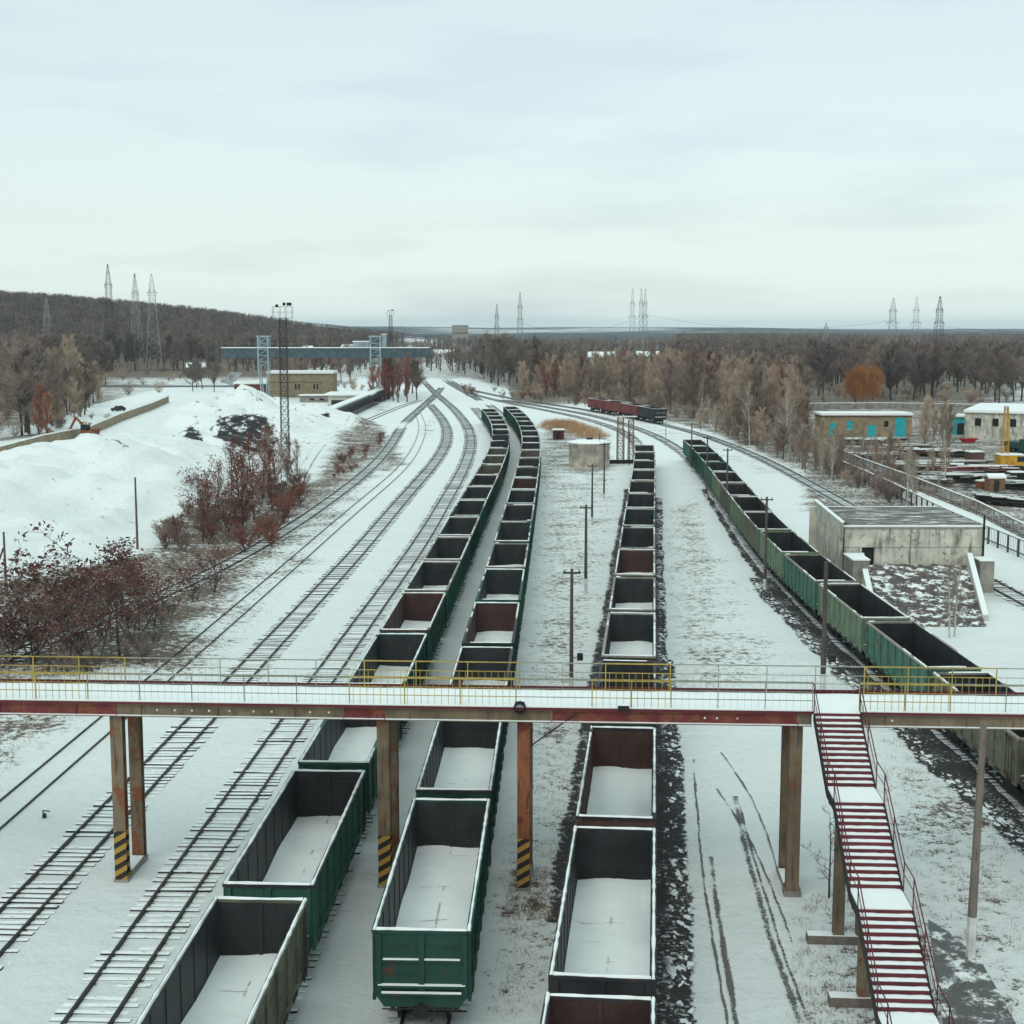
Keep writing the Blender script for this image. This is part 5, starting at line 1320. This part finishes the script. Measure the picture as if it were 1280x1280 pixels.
for s in range(2): t_, c_ = pinemesh(s, 14); TREES.setdefault('pine', []).append((t_.mesh('trunk', M['bark']), c_.mesh('crown', [M['needle'], M['needle']]), 14))
def put_tree(key, X, Y, h, name, label, group=None, cat='tree', ws=1.0, z=None, rs=random, lean=0):
    tr, cr_, h0 = rs.choice(TREES[key]); s = h/h0
    o = thing(name, label, cat, (X, Y, float(H(X, Y)) if z is None else z), rs.uniform(0, 6.28), group); o.scale = (s*ws, s*ws, s)
    if lean: o.rotation_euler = (lean, 0, o.rotation_euler[2])
    link('trunk', tr, o); link('crown', cr_, o); return o
def scatter(poly, n, mind, seed, world=False):
    rs = random.Random(seed); w = poly if world else PG(poly); x0, x1 = min(p[0] for p in w), max(p[0] for p in w); y0, y1 = min(p[1] for p in w), max(p[1] for p in w)
    out_ = []; t = 0
    while len(out_) < n and t < n*400:
        t += 1; x, y = rs.uniform(x0, x1), rs.uniform(y0, y1)
        if not inpoly(np.array([x]), np.array([y]), w)[0]: continue
        if any((x-a)**2+(y-b)**2 < mind*mind for a, b in out_[-400:]): continue
        out_.append((x, y))
    return out_
rs = random.Random(5)
def wood(poly, n, mind, seed, mixk, hr, name, label, group, world=False, ws=1.0):
    for (x, y) in scatter(poly, n, mind, seed, world):
        k = rs.choice(mixk); put_tree(k, x, y, rs.uniform(*hr), name, label, group, rs=rs, ws=ws)
wood([(-170,575),(0,553),(60,546),(95,528),(110,500),(140,480),(130,462),(-60,462),(-200,500)], 160, 3.4, 1, ['forest','forest','forestgrey','tan'], (14,19), 'bare_tree', 'bare brown tree in the wood at the left edge', 'trees of the left wood')
wood([(-100,570),(0,552),(100,526),(130,505),(120,500),(0,535),(-100,550)], 26, 3, 12, ['tan','forest','tan'], (8,13), 'young_tree', 'slim tan tree along the front of the left wood', 'young trees in front of the left wood')
wood([(120,452),(240,455),(245,463),(130,465)], 16, 5, 2, ['forestgrey','forest'], (15,20), 'bare_tree', 'tall bare tree in the line below the left towers', 'tree line below the left towers')
wood([(238,492),(275,492),(272,476),(238,476)], 6, 3.5, 3, ['forest','forestgrey'], (9,12), 'bare_tree', 'dark bushy bare tree left of the snow heaps', 'trees left of the snow heaps')
wood([(335,482),(462,482),(470,460),(330,460)], 24, 5, 4, ['forest','forest','reddish'], (9,12), 'bare_tree', 'bare tree behind the tan building below the gantry', 'trees behind the tan building')
wood([(487,506),(528,500),(524,488),(482,490)], 15, 3.5, 5, ['forest','reddish'], (11,14), 'bare_tree', 'dense upright bare tree in the clump left of the junction', 'tree clump left of the junction')
wood([(466,502),(482,506),(482,495),(466,492)], 6, 2.5, 6, ['orange'], (9,12), 'orange_bush', 'upright orange twigged bush right of the gantry tower', 'orange bushes by the gantry tower')
wood([(600,476),(640,488),(690,497),(700,480),(640,462),(600,460)], 50, 4.5, 7, ['forestgrey','forest','forest','pine'], (13,18), 'bare_tree', 'tall bare tree in the wood behind the heads of the wagon rows', 'trees behind the wagon rows')
wood([(650,495),(720,501),(780,509),(860,525),(920,545),(980,575),(1010,560),(1000,500),(900,482),(650,482)], 215, 3.0, 8, ['tan','tan','tan','tan','tan','forest','reddish'], (9,14.5), 'wood_tree', 'bare tan twigged tree in the central wood behind the red wagons', 'trees of the central wood')
wood([(870,537),(930,556),(1000,588),(1045,608),(1050,600),(1030,585),(1000,562),(930,545)], 60, 2.2, 9, ['tan','tan','forest','birch'], (4.5,7.5), 'young_tree', 'slim young tree along the right hand track', 'young trees along the right track')
wood([(1000,503),(1150,503),(1320,507),(1330,468),(1000,466)], 165, 4, 10, ['forestgrey','forest'], (12,16), 'tall_tree', 'tall dark bare tree in the wood behind the right yard', 'trees behind the right yard')
wood([(1080,590),(1190,630),(1180,590),(1060,556)], 20, 3.5, 11, ['tan','birch','birch'], (3,5.5), 'yard_sapling', 'pale thin sapling in the fenced yard on the right', 'saplings in the right yard')
wood([(1145,560),(1190,562),(1185,548),(1145,548)], 7, 3, 13, ['tan','birch'], (6,9), 'yard_sapling', 'pale sapling between the tan shed and the warehouse', 'saplings beside the tan shed')
wood([(560,462),(600,470),(600,456),(565,452)], 8, 6, 14, ['reddish','forest'], (6,9), 'bare_tree', 'low reddish bare tree right of the junction', 'low trees right of the junction')
for poly, n, sd_, hr, lb, gp in (
    ([(645,497),(720,503),(780,511),(860,527),(920,547),(980,577),(1010,560),(990,520),(900,495),(650,486)], 120, 61, (2.5,5), 'bare tan undergrowth bush between the trunks of the central wood', 'undergrowth of the central wood'),
    ([(0,553),(60,546),(95,528),(120,500),(0,490),(-60,520)], 60, 62, (2.5,5), 'brown undergrowth bush at the feet of the left wood', 'undergrowth of the left wood'),
    ([(1000,503),(1150,503),(1320,507),(1330,490),(1000,488)], 60, 63, (2,4), 'brown undergrowth bush along the front of the right wood', 'undergrowth of the right wood'),
    ([(150,500),(215,488),(290,478),(300,456),(150,456)], 46, 65, (2,5), 'brown bush on the snowy slope left of the blue gantry', 'bushes left of the gantry'),
    ([(340,492),(460,496),(470,476),(340,476)], 24, 66, (2,4), 'brown bush behind the tan building', 'bushes behind the tan building'),
    ([(1000,585),(1100,625),(1180,640),(1190,600),(1080,560),(1010,560)], 50, 64, (1.2,2.6), 'low tan bush in the fenced yard on the right', 'bushes in the right yard')):
    for (x, y) in scatter(poly, n, 2.0, sd_): put_tree('underbush', x, y, rs.uniform(*hr), 'undergrowth_bush', lb, gp, 'bush', 1.5, rs=rs)
# single trees
def one(key, px, py, ty, name, label, ws=1.0, group=None, cat='tree', lean=0):
    X, Y = G(px, py); g = float(H(X, Y))
    if g > .3:
        for _ in range(6): X, Y = G(px, py, g); g = float(H(X, Y))
    h = GZ(px, ty, Y)[1]-g; return put_tree(key, X, Y, max(h, .5), name, label, group, cat, ws, rs=rs, lean=lean)
one('willow', 1078, 508, 457, 'willow', 'round bright orange weeping willow behind the tan shed', 1.1)
one('orange', 48, 552, 480, 'orange_tree', 'rusty orange twiggy tree at the left wall', .85); one('orange', 58, 553, 490, 'orange_tree', 'smaller orange twiggy tree beside the orange tree at the wall', .9)
one('birch', 332, 633, 537, 'birch_tree', 'pale birch in front of the reddish thicket', 1.0)
one('birch', 308, 650, 568, 'birch_tree', 'thin pale birch left of the taller birch in the thicket'); one('birch', 352, 612, 540, 'birch_tree', 'thin pale birch near the lighting mast foot')
one('birch', 1193, 796, 696, 'birch_tree', 'white birch in front of the rubble ramp, right stem', 1.1); one('birch', 1187, 797, 705, 'birch_tree', 'white birch in front of the rubble ramp, left stem', 1.1)
one('birch', 878, 536, 470, 'birch_tree', 'slim white birch at the edge of the central wood'); one('birch', 981, 572, 475, 'birch_tree', 'tall white birch above the right track'); one('birch', 937, 556, 478, 'birch_tree', 'white birch among tan trees right of the red wagons')
one('birch', 1133, 633, 545, 'birch_tree', 'white birch just behind the concrete building roof'); one('birch', 1182, 607, 520, 'birch_tree', 'pale birch in the yard before the lean-to'); one('birch', 1145, 640, 560, 'birch_tree', 'leaning pale birch behind the concrete building', lean=.12)
one('bareblack', 1036, 1122, 1010, 'bare_sapling', 'small leafless black sapling left of the stairs', 1.2)
for i, (px, py, ty, lb) in enumerate([(118,838,668,'tallest leafy shrub tree, in the middle of the left thicket'), (88,826,700,'leafy shrub tree left of the tallest in the thicket'), (40,830,690,'leafy shrub tree near the left edge of the thicket'), (14,826,700,'leafy shrub tree touching the left picture edge'),
        (60,842,740,'low leafy shrub tree at the front of the thicket'), (168,803,700,'leafy shrub tree with forked stem right in the thicket'), (150,822,690,'leafy shrub tree behind the footbridge rail, right of the tallest'), (192,782,686,'leafy shrub tree at the right end of the thicket'), (-20,830,700,'leafy shrub tree half outside the left edge'),
        (135,800,715,'dense brown leafy shrub deep in the thicket'),(100,800,715,'dense brown shrub behind the tallest shrub tree')]):
    one('leafy', px, py, ty, 'leafy_tree', lb, 1.35, 'leafy shrub trees on the left')
one('leafy', 242, 752, 685, 'small_tree', 'small low tree growing beside the back track, left one', 1.1); one('leafy', 268, 740, 668, 'small_tree', 'small low tree growing beside the back track, right one', 1.1)
for i, (px, py, ty, lb) in enumerate([(262,668,566,'dark leafy tree at the left of the reddish thicket'), (286,672,560,'dark stemmed tree in the reddish thicket'), (303,668,548,'tall reddish tree left of the birch'), (318,650,540,'reddish tree behind the birch'),
        (345,620,530,'reddish tree right of the birch'), (360,605,540,'reddish tree beside the lighting mast'), (243,660,590,'thin leafy tree at the snow edge of the thicket'), (328,622,532,'reddish tree deep in the thicket'), (300,640,545,'dense reddish tree in the thicket middle'),(274,650,572,'reddish tree between the dark leafy tree and the birch'),(254,678,600,'low reddish tree at the near end of the thicket'),(340,640,545,'reddish tree just right of the birch trunk'),(372,596,548,'small reddish tree right of the lighting mast'),(290,625,545,'reddish tree at the back of the thicket')]):
    one('leafyred' if i not in (0,1,6) else 'leafy', px, py, ty, 'thicket_tree', lb, 1.0, 'trees of the reddish thicket').scale.z *= .93
nn = 0
def shrubs(poly, n, mind, seed, keys, hr, name, label, group, ws=1.2):
    for (x, y) in scatter(poly, n, mind, seed): put_tree(rs.choice(keys), x, y, rs.uniform(*hr), name, label, group, 'shrub', ws, rs=rs)
shrubs([(205,668),(330,700),(400,610),(360,590),(300,640),(240,640)], 38, 1.6, 21, ['shrub','redshrub','redshrub'], (1.8,3.6), 'shrub', 'low reddish shrub at the foot of the reddish thicket', 'shrubs under the thicket')
shrubs([(-60,850),(60,850),(190,830),(215,770),(190,730),(60,790),(-60,800)], 26, 1.6, 22, ['shrub'], (1.0,2.4), 'undershrub', 'low brown shrub under the left leafy trees', 'shrubs under the left leafy trees')
shrubs([(195,690),(230,690),(215,668),(200,672)], 8, 1.6, 27, ['shrub','redshrub'], (1.6,3), 'bank_shrub', 'russet scrub on the bank between thicket and leafy trees', 'scrub on the bank')
shrubs([(395,612),(420,580),(480,530),(485,545),(455,585),(410,615)], 20, 1.8, 23, ['redshrub'], (.8,1.9), 'red_shrub', 'low red shrub between the curved siding and the back track', 'red shrubs beside the siding')
shrubs([(1030,590),(1120,634),(1130,620),(1060,590)], 22, 1.8, 24, ['shrub'], (2.0,3.5), 'shrub', 'dark dense shrub beside the right track', 'dark shrubs beside the right track')
shrubs([(575,496),(620,498),(720,508),(760,514),(740,505),(640,490),(575,486)], 26, 3, 25, ['redshrub','shrub'], (1.5,3), 'red_shrub', 'low reddish shrub along the curve in front of the central wood', 'red shrubs along the curve')
shrubs([(20,555),(100,545),(140,525),(100,520),(60,535)], 10, 2.5, 26, ['redshrub','shrub'], (1.5,2.6), 'road_shrub', 'low shrub beside the road on the left', 'shrubs beside the left road')

# ------------------------------------------------------------------ grass and reeds (uncountable)
def blades(name, label, spots, n, h, mat, cat, spread=.35):
    r_ = np.random.RandomState(11); v = []; f = []
    for (x, y) in spots:
        g = float(H(x, y))
        for _ in range(n):
            bx, by = x+r_.normal(0, spread), y+r_.normal(0, spread); hh = h*r_.uniform(.5,1.3); a = r_.uniform(0, 6.28); w = .010 if h < .5 else .02; dx, dy = r_.normal(0,.35,2)*hh
            b = len(v); v += [(bx-w*math.cos(a), by-w*math.sin(a), g-.03), (bx+w*math.cos(a), by+w*math.sin(a), g-.03), (bx+dx, by+dy, g+hh)]; f.append((b, b+1, b+2))
    me = bpy.data.meshes.new(name); me.from_pydata(v, [], f); me.materials.append(M[mat]); me.update(); tag(link(name, me), label, cat, kind='stuff')
sp = []
for poly, n, sd_ in (([(-50,1010),(20,960),(130,880),(120,860),(-100,870)], 160, 1), ([(200,668),(330,700),(395,640),(380,600),(330,610),(240,640)], 500, 2), ([(605,1280),(640,1060),(655,880),(730,880),(700,1040),(670,1280)], 230, 3),
                   ([(632,1150),(640,1085),(685,1085),(690,1150)], 160, 4), ([(670,560),(760,560),(750,640),(735,760),(715,860),(655,860),(668,700)], 500, 5), ([(835,640),(870,620),(890,700),(900,860),(850,860),(835,740)], 400, 6),
                   ([(1000,1130),(1060,1110),(1200,1200),(1290,1290),(990,1290)], 260, 7), ([(1120,900),(1290,1000),(1290,1290),(1200,1290),(1130,1080),(1080,960)], 260, 8), ([(60,850),(200,830),(290,740),(330,700),(370,660),(300,650),(215,720)], 500, 9),
                   ([(395,640),(420,545),(455,530),(485,535),(480,560),(440,600)], 700, 10), ([(880,545),(1080,632),(1130,640),(1000,575)], 300, 11)):
    sp += scatter(poly, n, .01, sd_)
blades('dry_grass', 'dry brown grass poking through the snow', sp, 14, .15, 'grass', 'grass', .16)
blades('orange_reeds', 'dense orange reeds on the bank behind the round tank', scatter([(672,536),(684,527),(712,526),(745,536),(762,546),(742,551),(700,541)], 600, .01, 31), 12, 1.0, 'grass_orange', 'reeds', .5)

# ------------------------------------------------------------------ far woods, one mass each
def lowtree(seed, h, tw_):
    tr, cr_, _, _ = grow(seed, h, spread=.42, nb=14, tw=126, thick=3.0, start=.25)
    for i in range(len(tr.f)): cr_.f.append(tuple(q+len(cr_.v) for q in tr.f[i])); cr_.m.append(1)
    cr_.v += tr.v
    return cr_.mesh('far_tree', [M[tw_], M['bark']])
pc = bpy.data.collections.new('far_tree_kinds')
for s, t in ((1,'tw_brown'),(2,'tw_grey'),(3,'tw_grey'),(4,'tw_brown')):
    pc.objects.link(bpy.data.objects.new('far_tree', lowtree(200+s, 12, t)))
def far_wood(name, label, polyw, n, seed, smin=.7, smax=1.2, dens=None):
    r_ = np.random.RandomState(seed); x0, x1 = min(p[0] for p in polyw), max(p[0] for p in polyw); y0, y1 = min(p[1] for p in polyw), max(p[1] for p in polyw)
    X = r_.uniform(x0, x1, n*4); Y = r_.uniform(y0, y1, n*4); k = inpoly(X, Y, polyw)
    if dens is not None: k &= dens(X, Y)
    X, Y = X[k][:n], Y[k][:n]; Z = H(X, Y)
    me = bpy.data.meshes.new(name); me.vertices.add(len(X)); me.vertices.foreach_set('co', np.stack([X, Y, Z], 1).ravel()); me.update()
    o = tag(link(name, me), label, 'woodland', kind='stuff')
    ng = bpy.data.node_groups.new(name, 'GeometryNodeTree')
    ng.interface.new_socket('Geometry', in_out='INPUT', socket_type='NodeSocketGeometry'); ng.interface.new_socket('Geometry', in_out='OUTPUT', socket_type='NodeSocketGeometry')
    a = ng.nodes.new('NodeGroupInput'); b = ng.nodes.new('NodeGroupOutput'); ip = ng.nodes.new('GeometryNodeInstanceOnPoints'); ci = ng.nodes.new('GeometryNodeCollectionInfo')
    ci.inputs['Collection'].default_value = pc; ci.inputs['Separate Children'].default_value = True; ci.inputs['Reset Children'].default_value = True
    rr = ng.nodes.new('FunctionNodeRandomValue'); rr.data_type = 'FLOAT_VECTOR'; rr.inputs[0].default_value = (0,0,0); rr.inputs[1].default_value = (0,0,6.283)
    rsn = ng.nodes.new('FunctionNodeRandomValue'); rsn.data_type = 'FLOAT'; rsn.inputs[2].default_value = smin; rsn.inputs[3].default_value = smax
    ip.inputs['Pick Instance'].default_value = True
    L_ = ng.links.new; L_(a.outputs[0], ip.inputs['Points']); L_(ci.outputs[0], ip.inputs['Instance']); L_(rr.outputs[0], ip.inputs['Rotation']); L_(rsn.outputs[1], ip.inputs['Scale']); L_(ip.outputs[0], b.inputs[0])
    md = o.modifiers.new('scatter', 'NODES'); md.node_group = ng; return o
gapf = lambda X, Y: wob(X, Y, .006) > -.35
far_wood('woods', 'dark leafless forest covering the hill on the left', [(-1100,700),(-330,760),(-230,900),(-150,1000),(-120,1650),(-1400,1650)], 15000, 1, .8, 1.25)
far_wood('woods', 'bare woods in the far middle distance before the village', [(-190,760),(-40,700),(60,640),(200,700),(330,1900),(-300,1900)], 2600, 2, .45, .85, lambda X, Y: wob(X, Y, .011) > -.3)
far_wood('woods', 'wide bare woods in the distance on the right', [(60,560),(240,520),(460,520),(1500,1800),(1700,2600),(300,2600)], 11000, 3, .7, 1.2, lambda X, Y: wob(X, Y, .008) > -.45)
far_wood('woods', 'bare woods behind the left wood at the foot of the hill', [(-420,520),(-170,560),(-190,640),(-330,760),(-700,760)], 1500, 4, .9, 1.3)

# ------------------------------------------------------------------ haze
m = MB(); m.box(-10500, 10500, -400, 15500, -3, 95); hz = m.build('haze', M['snow']); hz.data.materials.clear()
hm = bpy.data.materials.new('haze'); hm.use_nodes = True; t = hm.node_tree; t.nodes.clear()
ou = t.nodes.new('ShaderNodeOutputMaterial'); pv = t.nodes.new('ShaderNodeVolumePrincipled'); pv.inputs['Density'].default_value = 5.5e-5; pv.inputs['Color'].default_value = (.70,.90,1.0,1)
t.links.new(pv.outputs[0], ou.inputs['Volume']); hz.data.materials.append(hm); tag(hz, 'thin pale winter haze over the whole yard', 'haze', kind='stuff')
